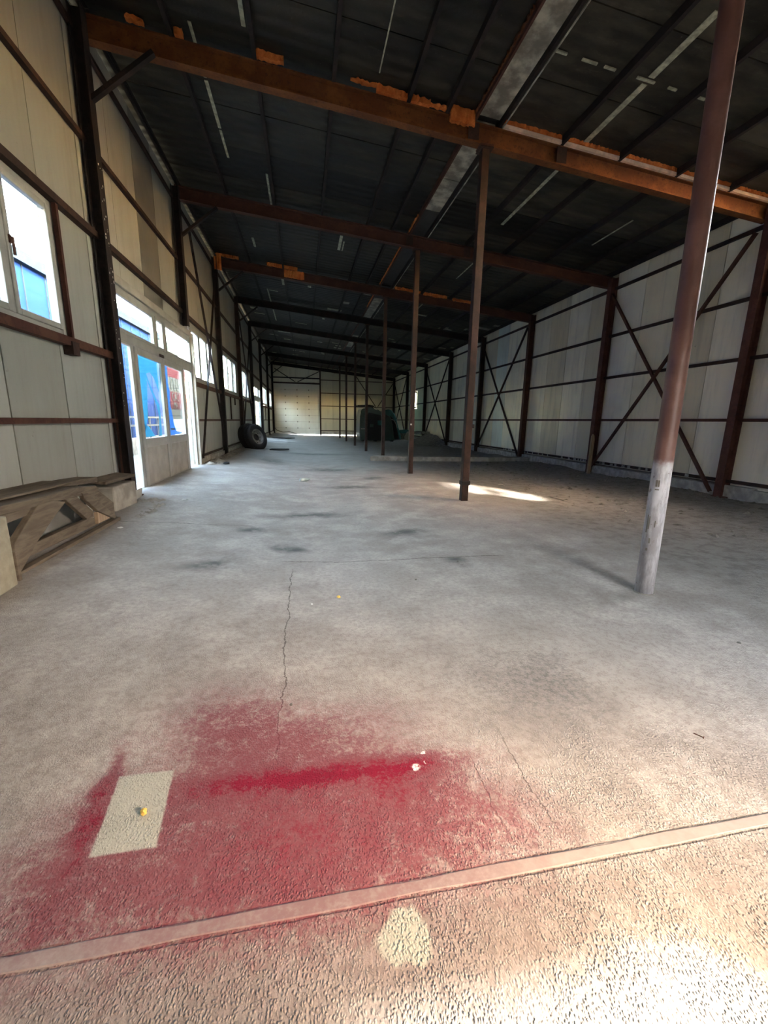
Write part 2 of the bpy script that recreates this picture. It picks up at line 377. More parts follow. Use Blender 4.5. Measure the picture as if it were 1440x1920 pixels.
M['teal'] = plain('teal_car_paint', (.03, .10, .10), .22, 0, .2, 3, .03)
M['cglass'] = plain('pale_car_window', (.45, .45, .33), .15, 0, .2)
M['rubble'] = plain('rubble_earth', (.19, .18, .155), .95, 0, .4, 10, .6)
M['white'] = plain('white_scrap', (.75, .74, .70), .6)
M['yellow'] = plain('yellow_foam_crumb', (.75, .52, .12), .9)
M['clear'] = plain('greenish_plastic', (.55, .62, .58), .2)
M['ground'] = plain('outside_gravel', (.075, .08, .085), .9, 0, .2, 1.5, .4)
M['blue'] = plain('blue_sheet_cladding', (.004, .021, .095), .8, 0, .10, .6, .03, .08)
M['blue_d'] = plain('grey_blue_eave', (.015, .024, .034), .8, 0, .2, 5, .1, .08)
M['facade'] = plain('pale_green_render', (.013, .023, .022), .8, 0, .08, .6, .05, .08)
M['facade_b'] = plain('blue_grey_pier', (.015, .035, .05), .8, 0, .08, 8, .05, .08)
M['rail'] = plain('white_railing_paint', (.045, .055, .06), .5)
M['red'] = plain('red_banner_print', (.026, .002, .005), .9, 0, .05, 8, .05, .08)
M['bwhite'] = plain('white_banner_sheet', (.027, .033, .033), .9, 0, .05, 8, .05, .08)
M['letter_g'] = plain('dark_green_lettering', (.003, .009, .009), .9)

# ------------------------------------------------------------------ floor
def make_floor():
    xs = [XL - .30 + .15 * i for i in range(72)]; ys = []
    y = YF - .2
    while y < 37.4: ys.append(y); y += .12 if y < 8 else .3
    b = MB()
    b.v = [(x, y, floor_z(x, y)) for y in ys for x in xs]
    nx = len(xs); b.f = [(j*nx+i, j*nx+i+1, (j+1)*nx+i+1, (j+1)*nx+i) for j in range(len(ys)-1) for i in range(nx-1)]
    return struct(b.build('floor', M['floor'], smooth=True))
floor = make_floor()
# the cement strip across the floor just inside the gate
b = MB(); segs = 26
for k in range(segs):
    x0 = -2.4 + 5.4 * k / segs; x1 = x0 + 5.4 / segs
    w0 = .019 + .003 * math.sin(k * 2.3); w1 = .019 + .003 * math.sin((k+1) * 2.3)
    h = .0015
    b.add([(x0, .900-w0, 0), (x0, .900-w0+.003, h), (x0, .900+w0-.003, h), (x0, .900+w0, 0),
           (x1, .900-w1, 0), (x1, .900-w1+.003, h), (x1, .900+w1-.003, h), (x1, .900+w1, 0)],
          [(0,1,5,4), (1,2,6,5), (2,3,7,6), (0,4,7,3)])
for k in (0,): pass
trim = b.build('trim_1', mat_floor(True)); struct(trim)
trim.location.z = .001

# ground outside
g = MB().add([(-60,-40,-.06),(60,-40,-.06),(60,90,-.06),(-60,90,-.06)], [(0,1,2,3)]).build('ground', M['ground']); struct(g)

# ------------------------------------------------------------------ walls: outer skin + separate sandwich panels
def cells(y0, y1, z0, z1, holes):
    ycut = sorted({y0, y1, *[h[i] for h in holes for i in (0, 1) if y0 < h[i] < y1]})
    out = []
    for a, b_ in zip(ycut, ycut[1:]):
        m = (a + b_) / 2; zs = [(h[2], h[3]) for h in holes if h[0] < m < h[1]]
        zs.sort(); z = z0
        for lo, hi in zs:
            if lo > z: out.append((a, b_, z, min(lo, z1)))
            z = max(z, hi)
        if z < z1: out.append((a, b_, z, z1))
    return out

WL_HOLES = [(2.75, 5.50, 2.15, 3.47), (6.86, 10.98, -1, 3.15), (10.98, 13.52, 2.15, 3.42), (14.95, 17.75, 2.15, 3.46),
            (19.0, 21.5, 2.15, 3.42), (23.4, 27.0, -1, 3.12), (28.6, 31.5, 2.2, 3.44), (33.3, 36.0, 2.16, 3.42)]
WR_HOLES = [(29.6, 30.9, 2.25, 3.45)]
ZL, ZRT = ztop(XL) + .1, ztop(XR) + .1
def wall(name, x, sgn, holes, zt, mat, tints, y0grid, y0=YF, y1=37.3):
    # skin outside
    b = MB()
    for a in cells(y0, y1, -.06, zt, holes): b.box(*sorted((x + sgn*.085, x + sgn*.12)), a[0], a[1], a[2], a[3])
    if name == 'wall_right': b = right_skin(b)
    root = struct(b.build(name, M['gap']))
    k0 = math.floor((y0 - y0grid) / PITCH); yy = y0grid + k0 * PITCH; i = 0
    while yy < y1:
        a, c = max(yy, y0) + .008, min(yy + PITCH, y1) - .008
        if c - a > .05 and not (name == 'wall_right' and c < 6.6):
            p = MB()
            for q in cells(a, c, .27, zt - .01, holes): p.box(*sorted((x + sgn*(.034 + .006*R.random()), x + sgn*.083)), *q)
            if p.v:
                t = tints(yy + PITCH/2, i); p.build('wall_panel', mat, root, tint=t)
        yy += PITCH; i += 1
    return root
SLITS = [[(5.128, 5.649), (4.376, 5.563), (3.576, 4.658), (3.967, 4.134), (4.915, 4.305)],
         [(4.852, 4.211), (3.847, 4.466), (3.395, 4.085), (3.569, 3.755), (4.209, 3.676)]]
def right_skin(b): return b
def tint_l(y, i):
    base = 1.0 + .06 * math.sin(i * 2.4)
    if 8.3 < y < 9.2: return (.50, .49, .49)
    if 4.3 < y < 5.4 or 1.4 < y < 2.5: return (.80, .79, .76)
    t = [(1,1,1), (.93,.94,.93), (.86,.86,.84), (1.03,1.02,.98)][(i*7) % 4]
    return tuple(min(1.1, c*base) for c in t)
def tint_r(y, i):
    if 9.3 < y < 10.2: return (1.0, 1.02, 1.02)
    if 10.3 < y < 11.2: return (.78, .76, .68)
    if 15.8 < y < 16.8: return (.80, .95, 1.05)
    t = [(1,1,.97), (.93,.92,.86), (1.0,1.02,1.0), (.78,.76,.68), (1.02,1.0,.95)][(i*3) % 5]
    return t
wl = wall('wall_left', XL, -1, WL_HOLES, ZL, M['panel'], tint_l, 5.40)

# right wall: the unseen bay next to the gate has two added slits, shaped to cast the sun streaks
hole_poly = []
wr = wall('wall_right', XR, 1, WR_HOLES, ZRT, M['panel_r'], tint_r, 7.40, y0=6.6)
def bay_with_slits():
    bm = bmesh.new(); edges = []
    def loop(pts):
        vs = [bm.verts.new((XR + .06, y, z)) for y, z in pts]
        edges.extend(bm.edges.new((vs[i], vs[(i+1) % len(vs)])) for i in range(len(vs)))
    loop([(YF, -.06), (6.6, -.06), (6.6, ZRT + .2), (YF, ZRT + .2)])
    for s_ in SLITS: loop([(y, min(z, ZRT + .1)) for y, z in s_])
    bmesh.ops.triangle_fill(bm, edges=edges, use_beauty=True)
    me = bpy.data.meshes.new('wall_panel'); bm.to_mesh(me); bm.free(); me.materials.append(M['panel_r'])
    o = bpy.data.objects.new('wall_panel', me); C.objects.link(o); o.parent = wr
    s = o.modifiers.new('s', 'SOLIDIFY'); s.thickness = .03
bay_with_slits()

# kerb upstands along both walls and the end wall
def upstand(name, x0, x1, y0, y1, h, holes=()):
    b = MB(); y = y0
    while y < y1:
        e = min(y + .6, y1)
        if not any(h_[0] < (y+e)/2 < h_[1] for h_ in holes):
            j = .02 * R.random(); zt = h + .03 * (R.random() - .5)
            if x0 < 0: b.box(x0, x1 + j, y, e, -.06, zt)
            else: b.box(x0 - j, x1, y, e, -.06, zt)
        y = e
    return struct(b.build(name, M['conc_l'], bevel=.01))
upstand('baseboard_left', XL - .09, XL + .03, 11.0, 37.2, .30, [(23.4, 27.0)])
upstand('baseboard_left_front', XL - .09, XL + .02, YF, 6.85, .27)
upstand('baseboard_right', XR - .04, XR + .12, 3, 37.2, .235)

# girts (horizontal rails) as parts of each wall, bay by bay
def angle_bar(b, p, q, w, t, up=(0,0,1), flip=1):       # L profile
    prof = [(0, 0), (w, 0), (w, t), (t, t), (t, w), (0, w)]
    return b.sweep([(flip*(x - w/2), y - w/2) for x, y in prof], p, q, up)
FR = [YF] + YS
def girts(root, x, zs, skip=(), mat='rust_dark', w=.055):
    for z, m, ww in zs:
        for i in range(len(FR) - 1):
            a, c = FR[i] + .05, FR[i+1] - .05
            if c < 1: continue
            segs = [(a, c)]
            for (s0, s1, z0, z1) in skip:
                if z0 < z < z1:
                    ns = []
                    for (p, q) in segs:
                        if s1 <= p or s0 >= q: ns.append((p, q)); continue
                        if s0 - p > .1: ns.append((p, s0))
                        if q - s1 > .1: ns.append((s1, q))
                    segs = ns
            for p, q in segs: MB().bar((x, p, z), (x, q, z), ww, ww).build('girt', M[m], root)
girts(wl, XL, [(5.73, 'rust_dark', .05), (4.59, 'rust_dark', .06), (3.545, 'rust_dark', .08), (1.24, 'rust_mid', .055), (.36, 'rust_dark', .05)],
      [(6.75, 11.0, -1, 3.2), (23.3, 27.1, -1, 3.2), (YF, 6.7, 0, .5)])
girts(wl, XL + .01, [(2.10, 'rust_mid', .09)], [(6.75, 11.0, -1, 3.2), (23.3, 27.1, -1, 3.2)])
girts(wr, XR, [(4.717, 'rust_dark', .06), (3.573, 'rust_dark', .06), (2.536, 'rust_dark', .06), (1.45, 'rust_mid', .055), (.32, 'rust_dark', .06)],
      [(29.5, 31.0, 2.3, 3.4)])
# short uprights beside windows
for y, z0, z1, m in ((5.60, 2.05, 3.5, 'rust_mid'), (6.50, .3, 2.1, 'rust_mid'), (16.2, 1.24, 2.1, 'rust_dark'), (17.2, 1.8, 2.1, 'rust_dark'),
                     (19.6, .3, 2.1, 'rust_dark'), (30.4, 1.24, 2.2, 'rust_dark')):
    MB().bar((XL, y, z0), (XL, y, z1), .045, .045, (0,1,0)).build('upright', M[m], wl)
MB().box(XL - .03, XL + .07, 5.46, 5.60, 1.96, 2.10).build('bracket', M['rust_dark'], wl)
# white plaster dabs on the right bottom rail
for k in range(46):
    y = 6.8 + R.random() * 9
    MB().box(XR - .034, XR - .02, y, y + .03 + .09*R.random(), .295, .348).build('plaster_dab', M['conc_l'], wr)
# X bracing
def brace(root, x, i, z0, z1, side, m='rust_dark'):
    a, c = YS[i], YS[i+1]; x = x - side * .07
    if side < 0 and i == 2: a = 11.08
    for n_, (p, q) in enumerate((((x, a+.08, z0), (x, c-.08, z1)), ((x - side*.05, c-.08, z0), (x - side*.05, a+.08, z1)))):
        b = MB(); angle_bar(b, p, q, .055, .010, (1,0,0)); b.build('brace', M[m], root)
for i in (1, 3, 5, 7): brace(wr, XR, i, .08, 4.62, 1, 'rust_mid' if i == 1 else 'rust_dark')
for i in (2, 4): brace(wl, XL, i, .30, 5.4, -1, 'black')

# ------------------------------------------------------------------ columns
def ibeam_prof(w, d, tf=.014, tw=.01):
    a, c = w/2, d/2
    return [(-a,-c),(a,-c),(a,-c+tf),(tw/2,-c+tf),(tw/2,c-tf),(a,c-tf),(a,c),(-a,c),(-a,c-tf),(-tw/2,c-tf),(-tw/2,-c+tf),(-a,-c+tf)]
L_LABEL = {1: 'dark steel wall column at the near jamb of the double door, with pale paint spots',
           2: 'short dark steel column hanging over the far end of the door head',
           3: 'dark steel column on the left wall between the braced window and the next three-light window',
           4: 'dark steel column on the left wall just before the leaning truck wheel',
           5: 'dark steel column behind the truck wheel, before the far glazed door',
           6: 'dark steel column on the left wall just beyond the far glazed door',
           7: 'last free dark column on the left wall, between the two farthest windows',
           8: 'dark corner column left of the pale sectional door'}
R_LABEL = {1: 'red-brown steel column on the right wall, nearest the camera',
           2: 'red-brown right wall column with a wooden plank leaning on its foot',
           3: 'dark brown right wall column where the low concrete kerb ends',
           4: 'dark right wall column beyond the kerb, left of the second crossed bracing',
           5: 'dark right wall column on the near side of the third crossed bracing',
           6: 'dark right wall column standing in the mound of dirt',
           7: 'dark right wall column between small bright window and the far corner bracing',
           8: 'dark corner column at the far right, behind the truck cab'}
for i in range(1, 9):
    y = YS[i]; zt = ztop(XL + .1) - .02
    z0 = floor_z(XL, y) - .02 if i != 2 else 3.25
    y -= .15 if i == 1 else .06
    root = empty('steel_column', (XL + .07, y, z0))
    tag(root, L_LABEL[i], 'column', 'left wall columns')
    x = .02
    MB().sweep(ibeam_prof(.16, .14), (.0, 0, 0), (.0, 0, zt - z0), (1,0,0)).build('shaft', M['black'] if i not in (4,) else M['rust_dark'], root)
    if i != 2: MB().box(-.10, .14, -.12, .12, 0, .03).build('base_plate', M['rust_mid'], root, bevel=.004)
    zk = 5.08 - z0
    xk = .80; kb = MB(); kb.bar((.06, 0, zk - .06), (xk, 0, ztop(XL + .08 + xk) - .27 - z0), .05, .07, (0,1,0)); kb.build('knee_brace', M['black'], root)
    if i == 1:
        for k in range(34):
            z = 1.0 + 3.2*R.random()**.7; yy = -.06 + .12*R.random(); s_ = .004 + .016*R.random()**2
            MB().box(.070, .074, yy, yy + s_, z, z + s_*1.6).build('paint_spot', M['white'], root)
    # right
    zt = ztop(XR) - .02
    root = empty('steel_column', (XR - .09, y - (.0 if i == 1 else .06), 0)); tag(root, R_LABEL[i], 'column', 'right wall columns')
    m = 'rust_red' if i < 3 else ('rust_mid' if i == 3 else 'rust_dark')
    MB().sweep(ibeam_prof(.15, .18), (0, 0, -.02), (0, 0, zt), (1,0,0)).build('shaft', M[m], root)
    MB().box(-.12, .10, -.11, .11, 0, .03).build('base_plate', M['rust_mid'], root, bevel=.004)

# ------------------------------------------------------------------ beams across (sloping)
B_LABEL = ['steel roof beam over the front pipe pole, nearest the gate',
           'orange rusted roof beam with ragged orange foam along its top, nearest in view',
           'rusted brown roof beam crossing second, over the crossed right wall bracing',
           'roof beam with orange foam patches at its left end and middle, third across',
           'dark roof beam crossing directly behind the third one, fourth across',
           'sooty black roof beam, fifth across counting from the front',
           'sooty black roof beam, sixth across counting from the front',
           'sooty roof beam just before the end wall beam',
           'dark roof beam lying against the end wall above the sectional door']
for i in range(0, 9):
    y = YS[i]; m = ['rust_org', 'rust_org', 'rust_mid', 'rust_mid', 'black', 'black', 'black', 'black', 'black'][i]
    root = empty('roof_beam', (XL + .05, y, ztop(XL) - .125)); tag(root, B_LABEL[i], 'beam', 'roof beams')
    x1 = XR - XL - .1
    MB().sweep(ibeam_prof(.13, .25, .018), (0, 0, 0), (x1, 0, -.0922*x1), (0,0,1)).build('girder', M[m], root)
    pl = MB(); pl.box(XP - XL - .05 - .1, XP - XL - .05 + .1, -.09, .09, -.125 - .0922*(XP-XL) - .012, -.125 - .0922*(XP-XL) + .01)
    pl.build('cap_plate', M['rust_mid'], root)
    if i in (1, 2):
        for xx in (4.9, 6.3):
            MB().box(xx, xx+.16, -.075, -.066, -.11 - .0922*xx, .09 - .0922*xx).build('stiffener', M['rust_dark'], root)

# ------------------------------------------------------------------ centre poles
P_LABEL = ['thick round brown pipe pole with a white painted foot, nearest the camera',
           'square brown steel pole with a small clamp near its foot, in the sunlit patch',
           'square steel pole second behind the thick pipe, left of the sunlit patch',
           'thin steel pole standing behind the low concrete kerb',
           'thin steel pole just left of the one behind the kerb',
           'thin steel pole in front of the left side of the truck cab',
           'thin steel pole seventh from the camera, against the pale end wall',
           'farthest thin steel pole, leftmost of the pole row']
for i in range(8):
    zt = ztop(XP) - .275; y = YS[i]
    root = empty('support_pole', (XP - (.009 if i == 0 else 0), y, 0)); tag(root, P_LABEL[i], 'pole', 'centre row of poles')
    if i == 0:
        MB().tube([(0, 0, -.01), (-.012, 0, 1.0), (-.05, 0, 3.8), (-.068, 0, zt)], .066, 28).build('pipe', mat_pole_front(), root, smooth=True)
        MB().tube([(0, 0, -.005), (0, 0, .006)], .078, 24).build('weld_ring', M['conc'], root)
        # a small marking and scrapes on the white foot (towards the camera)
        ang = math.atan2(-2.69, -2.66)
        for (da, z, w, h) in ((-.10, .86, .012, .05), (.12, .86, .012, .05), (0, .835, .028, .008), (.25, .53, .007, .10), (.45, .50, .007, .14), (-.05, .42, .01, .04), (.1, .36, .012, .02), (-.35, .55, .006, .05)):
            a = ang - da - .2; r_ = .0668
            MB().bar((r_*math.cos(a) - .01, r_*math.sin(a), z), (r_*math.cos(a) - .01, r_*math.sin(a), z+h), w, .002, (math.cos(a), math.sin(a), 0)).build('pole_mark', M['gap'], root)
    else:
        w = .118 if i < 3 else .11
        MB().box(-w/2, w/2, -w/2, w/2, -.01, zt).build('shaft', M['rust_dark'], root, bevel=.008)
        MB().box(-.10, .10, -.10, .10, zt - .012, zt).build('head_plate', M['rust_dark'], root)
        if i == 1:
            MB().box(-.07, .075, -.075, .07, .27, .34).build('clamp', M['black'], root, bevel=.006)
            MB().box(.055, .09, -.06, -.02, 1.22, 1.28).build('lug', M['black'], root)
        if i == 2:
            MB().box(-.052, -.01, -w/2-.004, -w/2, 1.22, 1.26).build('paint_spot', M['white'], root)

# ------------------------------------------------------------------ ceiling
def roof_slab(x0, x1, y0, y1, o0, o1):                  # box following the slope
    vs = [(x, y, ztop(x) + o) for x in (x0, x1) for y in (y0, y1) for o in (o0, o1)]
    return MB().add(vs, [(0,1,3,2),(4,6,7,5),(0,4,5,1),(2,3,7,6),(0,2,6,4),(1,5,7,3)])
ceil = struct(roof_slab(XL - .2, XR + .3, YF - .1, 37.4, .16, .20).build('ceiling', M['roof_out']))
y = YF; k = 0
while y < 37.3:
    e = min(y + 1.0, 37.3); t = .75 + .5 * R.random()
    if 9.0 < (y+e)/2 < 10.2 or 16 < (y+e)/2 < 17.3: t = .16
    for (xa, xb) in ((XL - .12, 2.47), (2.86, XR + .12)):
        t2 = t * (1 if xb < 3 else 1.75) * (.9 + .2*R.random())
        dz = .008 * R.random()
        roof_slab(xa, xb, y + .006, e - .006, .10 + dz, .155).build('roof_panel', M['roof'], ceil, tint=(t2, t2, t2*.97))
    y = e; k += 1
PX = [-2.45, -1.50, -.52, .48, 1.50, 2.06, 3.85, 4.83, 5.87, 6.90, 7.75]
for x in PX:
    for j in range(len(FR) - 1):
        b = MB(); z = ztop(x)
        prof = [(-.025, 0), (.025, 0), (.025, .012), (-.013, .012), (-.013, .088), (.025, .088), (.025, .10), (-.025, .10)]
        b.sweep(prof, (x, FR[j] + .01, z), (x, FR[j+1] - .01, z)); b.build('purlin', M['black'], ceil)
# silvery lined channel along the pole row, with foam and a conduit at its sides
for (a, c_, m) in ((YF, 4.6, 'foil'), (4.62, 6.6, 'foil'), (6.75, 8.2, 'foil'), (8.22, 9.35, 'foil'), (9.37, 14.2, 'roof_out'), (14.4, 15.8, 'roof_out'),
                  (15.8, 19.5, 'foil'), (19.5, 22.5, 'roof_out'), (22.5, 26, 'foil'), (26, 37.3, 'roof_out')):
    roof_slab(2.50, 2.84, a, c_, .085, .12).build('channel_lining', M[m], ceil)
for j in range(len(FR) - 1):
    MB().bar((2.475, FR[j], ztop(2.475) + .05), (2.475, FR[j+1], ztop(2.475) + .05), .03, .10).build('channel_edge', M['rust_mid'], ceil)
    MB().bar((2.865, FR[j], ztop(2.865) + .06), (2.865, FR[j+1], ztop(2.865) + .06), .035, .08).build('channel_edge', M['black'], ceil)
    MB().tube([(2.90, FR[j], ztop(2.9) + .01), (2.90, FR[j+1], ztop(2.9) + .01)], .010, 8).build('conduit', M['foil'], ceil)
def ragged(x0, x1, y, o0, o1, depth=.03, seed=0, along='x'):
    r = random.Random(seed); n_ = max(4, int(abs(x1-x0)/.03)); b = MB()
    vs = []
    for i in range(n_ + 1):
        t = x0 + (x1-x0)*i/n_; lo = o0 + .02*r.random(); hi = o1 - .022*r.random()
        if along == 'x': vs += [(t, y - depth*(.6+.5*r.random()), ztop(t)+lo), (t, y - depth*(.5+.8*r.random()), ztop(t)+hi), (t, y + .03, ztop(t)+hi), (t, y + .03, ztop(t)+lo)]
        else: vs += [(y - depth*(.5+.5*r.random()), t, ztop(y)+lo), (y - depth*r.random(), t, ztop(y)+hi), (y + .02, t, ztop(y)+hi), (y + .02, t, ztop(y)+lo)]
    fs = [(4*i+k_, 4*i+(k_+1) % 4, 4*i+4+(k_+1) % 4, 4*i+4+k_) for i in range(n_) for k_ in range(4)] + [(0,1,2,3), (4*n_+3, 4*n_+2, 4*n_+1, 4*n_)]
    return b.add(vs, fs)
yb = YS[1] - .075
for s_, (x0, x1, o0, o1) in enumerate(((-1.46, -1.36, .0, .10), (-.50, -.16, .02, .12), (.70, 1.05, .06, .10), (1.05, 1.49, .0, .10), (1.53, 1.80, .0, .09), (1.80, 2.05, .02, .06),
                      (2.10, 2.46, -.09, .11), (2.90, 3.83, .045, .12), (3.88, 4.81, .045, .12), (4.86, 5.85, .045, .12), (5.90, 6.88, .045, .12), (6.93, 7.72, .045, .12), (-2.0, -1.8, .03, .09))):
    ragged(x0, x1, yb, o0, o1, .04, s_).build('foam_strip', M['foam'], ceil)
for (x0, x1) in ((2.90, 3.83), (3.88, 4.81), (4.86, 5.85), (5.90, 6.88), (6.93, 7.72)):
    roof_slab(x0, x1, yb - .03, yb + .02, .0, .045).build('foam_strip', M['foam_pale'], ceil)
yb = YS[3] - .075
for s_, (x0, x1, o0, o1) in enumerate(((-2.45, -1.80, .02, .16), (-2.50, -2.30, -.35, .10), (-1.0, -.1, .0, .12), (-.5, .1, -.22, .0), (2.95, 3.8, .0, .09), (3.9, 4.7, -.02, .09), (4.9, 5.6, -.03, .06))):
    ragged(x0, x1, yb, o0, o1, .04, 40 + s_).build('foam_strip', M['foam'], ceil)
for s_, (y0, y1) in enumerate(((3.0, 4.6), (5.0, 6.55), (9.6, 10.4), (10.5, 14.2), (15, 17))):
    ragged(y0, y1, 2.46, .04, .10, .03, 70 + s_, 'y').build('foam_strip', M['foam'] if s_ != 1 else M['rust_org'], ceil)
# pale slivers where the joint tape shows
for (x, y0, y1, w) in ((-1.25, 6.45, 7.3, .04), (-1.25, 7.35, 8.35, .05), (-1.25, 8.4, 9.15, .04), (-.60, 9.4, 10.8, .04), (-.61, 5.0, 6.3, .05), (1.055, 5.2, 6.4, .015), (4.21, 4.5, 5.35, .08),
                    (4.21, 5.45, 6.6, .075), (4.21, 7.3, 9.3, .06), (5.94, 5.35, 5.95, .02), (5.90, 8.4, 9.4, .03), (-1.22, 12.6, 13.2, .06), (1.0, 11.4, 12.3, .07), (1.09, 11.7, 12.3, .03),
                    (4.45, 11.2, 12.7, .03), (6.38, 8.1, 9.3, .03), (5.9, 10.9, 11.4, .03), (-1.2, 17.0, 22, .05), (4.25, 15, 16.5, .03), (-.6, 14.6, 16.2, .08), (5.9, 12.2, 13.4, .03)):
    roof_slab(x - w/2, x + w/2, y0, y1, .092, .10).build('joint_tape', M['sliver'], ceil)
for (x0, x1) in ((2.95, 3.1), (3.3, 3.5), (3.6, 3.75), (4.05, 4.3), (4.5, 4.62), (4.9, 5.05), (6.2, 6.35)):
    roof_slab(x0, x1, 5.38, 5.41, .085, .10).build('joint_tape', M['sliver'], ceil)
roof_slab(-.45, 1.9, 15.0, 15.12, .06, .10).build('joint_tape', M['foil'], ceil)
for k in range(60):                                     # torn foil flakes on the far roof
    x = -2.2 + 9.8*R.random(); y = 14.5 + 20*R.random()
    roof_slab(x, x + .1 + .5*R.random(), y, y + .05 + .25*R.random(), .088, .10).build('foil_flake', M['sliver'] if R.random() < .6 else M['foil'], ceil)

# ------------------------------------------------------------------ end wall
YE = 37.2
def end_wall():
    gate = (-2.45, 1.38); PXs = [1.42 + 1.08*k for k in range(7)]
    poly = [(XL-.1, .10), (XR+.1, .10), (XR+.1, ztop(XR)+.1), (XL-.1, ztop(XL)+.1)]
    b = MB()
    # skin with the door opening left out and a bright gap under the panels from x=1.4 to 4.6
    for x0, x1, z0 in ((XL-.12, gate[0], -.05), (gate[0], gate[1], 4.35), (gate[1], 4.7, .085), (4.7, XR+.12, -.05)):
        b.add([(x0, YE+.1, z0), (x1, YE+.1, z0), (x1, YE+.1, ztop(x1)+.12), (x0, YE+.1, ztop(x0)+.12),
               (x0, YE+.14, z0), (x1, YE+.14, z0), (x1, YE+.14, ztop(x1)+.12), (x0, YE+.14, ztop(x0)+.12)],
              [(0,1,2,3), (4,5,6,7), (0,1,5,4), (1,2,6,5), (2,3,7,6), (3,0,4,7)])
    root = struct(b.build('wall_back', M['gap']))
    x = 1.40; i = 0
    while x < XR:
        e = min(x + 1.08, XR + .05); z0 = .085 if x < 4.6 else .02
        vs = [(xx, yy, zz) for xx, zt in ((x+.008, ztop(x)), (e-.008, ztop(e))) for yy in (YE+.03, YE+.09) for zz in (z0, zt + .08)]
        MB().add(vs, [(0,1,3,2),(4,6,7,5),(0,4,5,1),(2,3,7,6),(0,2,6,4),(1,5,7,3)]).build('wall_panel', M['panel_e'], root, tint=[(1,1,.95), (.9,.9,.86), (1.05,1,.9)][i % 3])
        x = e; i += 1
    for x0, x1 in ((XL, -.6), (-.59, 1.38)):
        vs = [(xx, yy, zz) for xx, zt in ((x0, ztop(x0)), (x1, ztop(x1))) for yy in (YE+.03, YE+.09) for zz in (4.35, zt + .08)]
        MB().add(vs, [(0,1,3,2),(4,6,7,5),(0,4,5,1),(2,3,7,6),(0,2,6,4),(1,5,7,3)]).build('wall_panel', M['panel_r'], root, tint=(.7,.7,.68))
    for z in (4.62, 3.56, 2.49, 1.42, .42):
        MB().bar((1.45, YE, z), (XR, YE, z), .06, .06).build('girt', M['rust_dark'], root)
    MB().bar((XL+.1, YE, 4.30), (1.38, YE, 4.30), .10, .12).build('lintel', M['rust_dark'], root)
    MB().bar((XL+.1, YE+.01, 4.72), (1.38, YE+.01, 4.72), .05, .10).build('girt', M['black'], root)
    MB().bar((1.42, YE-.02, 0), (1.42, YE-.02, ztop(1.4)), .12, .12, (0,1,0)).build('post', M['rust_dark'], root)
    for p, q in (((-2.3, 5.4), (-.65, 4.4)), ((1.38, 5.3), (-.45, 4.4)), ((4.45, 5.05), (6.2, 2.55)), ((7.8, 4.65), (6.4, 2.55))):
        MB().bar((p[0], YE-.06, p[1]), (q[0], YE-.06, q[1]), .06, .06, (0,1,0)).build('brace', M['rust_dark'], root)
    MB().box(1.40, 4.6, YE-.04, YE+.02, .09, .34).build('plinth_board', M['conc'], root)
    # sectional door
    d = struct(empty('door_3', (gate[0], YE, 0)))
    n_ = 8; h = (4.28 - .085) / n_
    for k in range(n_):
        z0 = .085 + k*h
        MB().box(0, gate[1]-gate[0], .03, .08, z0 + .006, z0 + h - .004).build('door_section', M['shutter'], d, bevel=.006)
        if k:
            for fx in (.95, 1.93, 2.9):
                MB().box(fx-.035, fx+.035, .012, .03, z0-.05, z0+.05).build('hinge', M['gap'], d)
    MB().box(-.02, gate[1]-gate[0]+.02, .09, .11, .12, 4.4).build('door_backing', M['gap'], d)  # sheet added behind the sections to stop light leaking through
    for xx in (-.02, gate[1]-gate[0]+.02):
        MB().bar((xx, 0, 0), (xx, 0, 4.3), .06, .05, (0,1,0)).build('door_track', M['rust_dark'], d)
    return root
end_wall()

# ------------------------------------------------------------------ front wall (behind the camera) with the open gate
GX0, GX1, GZ = 2.45, 3.42, 2.46
b = MB()
for x0, x1, z0 in ((XL-.12, GX0, -.05), (GX0, GX1, GZ), (GX1, XR+.12, -.05)):
    b.add([(x0, YF-.1, z0), (x1, YF-.1, z0), (x1, YF-.1, ztop(x1)+.2), (x0, YF-.1, ztop(x0)+.2),
           (x0, YF, z0), (x1, YF, z0), (x1, YF, ztop(x1)+.2), (x0, YF, ztop(x0)+.2)],
          [(0,1,2,3), (4,5,6,7), (0,1,5,4), (1,2,6,5), (2,3,7,6), (3,0,4,7)])
struct(b.build('wall_front', M['panel']))
yb_ = MB().box(-12, 16, -6.9, -6.5, -.06, 3.2).build('sky_block_wall', M['conc']); struct(yb_)     # unseen wall, added to block low sky light at the gate
portal('gate_portal', ((GX0+GX1)/2, YF-.02, GZ/2), (math.pi/2, 0, 0), GX1-GX0, GZ)

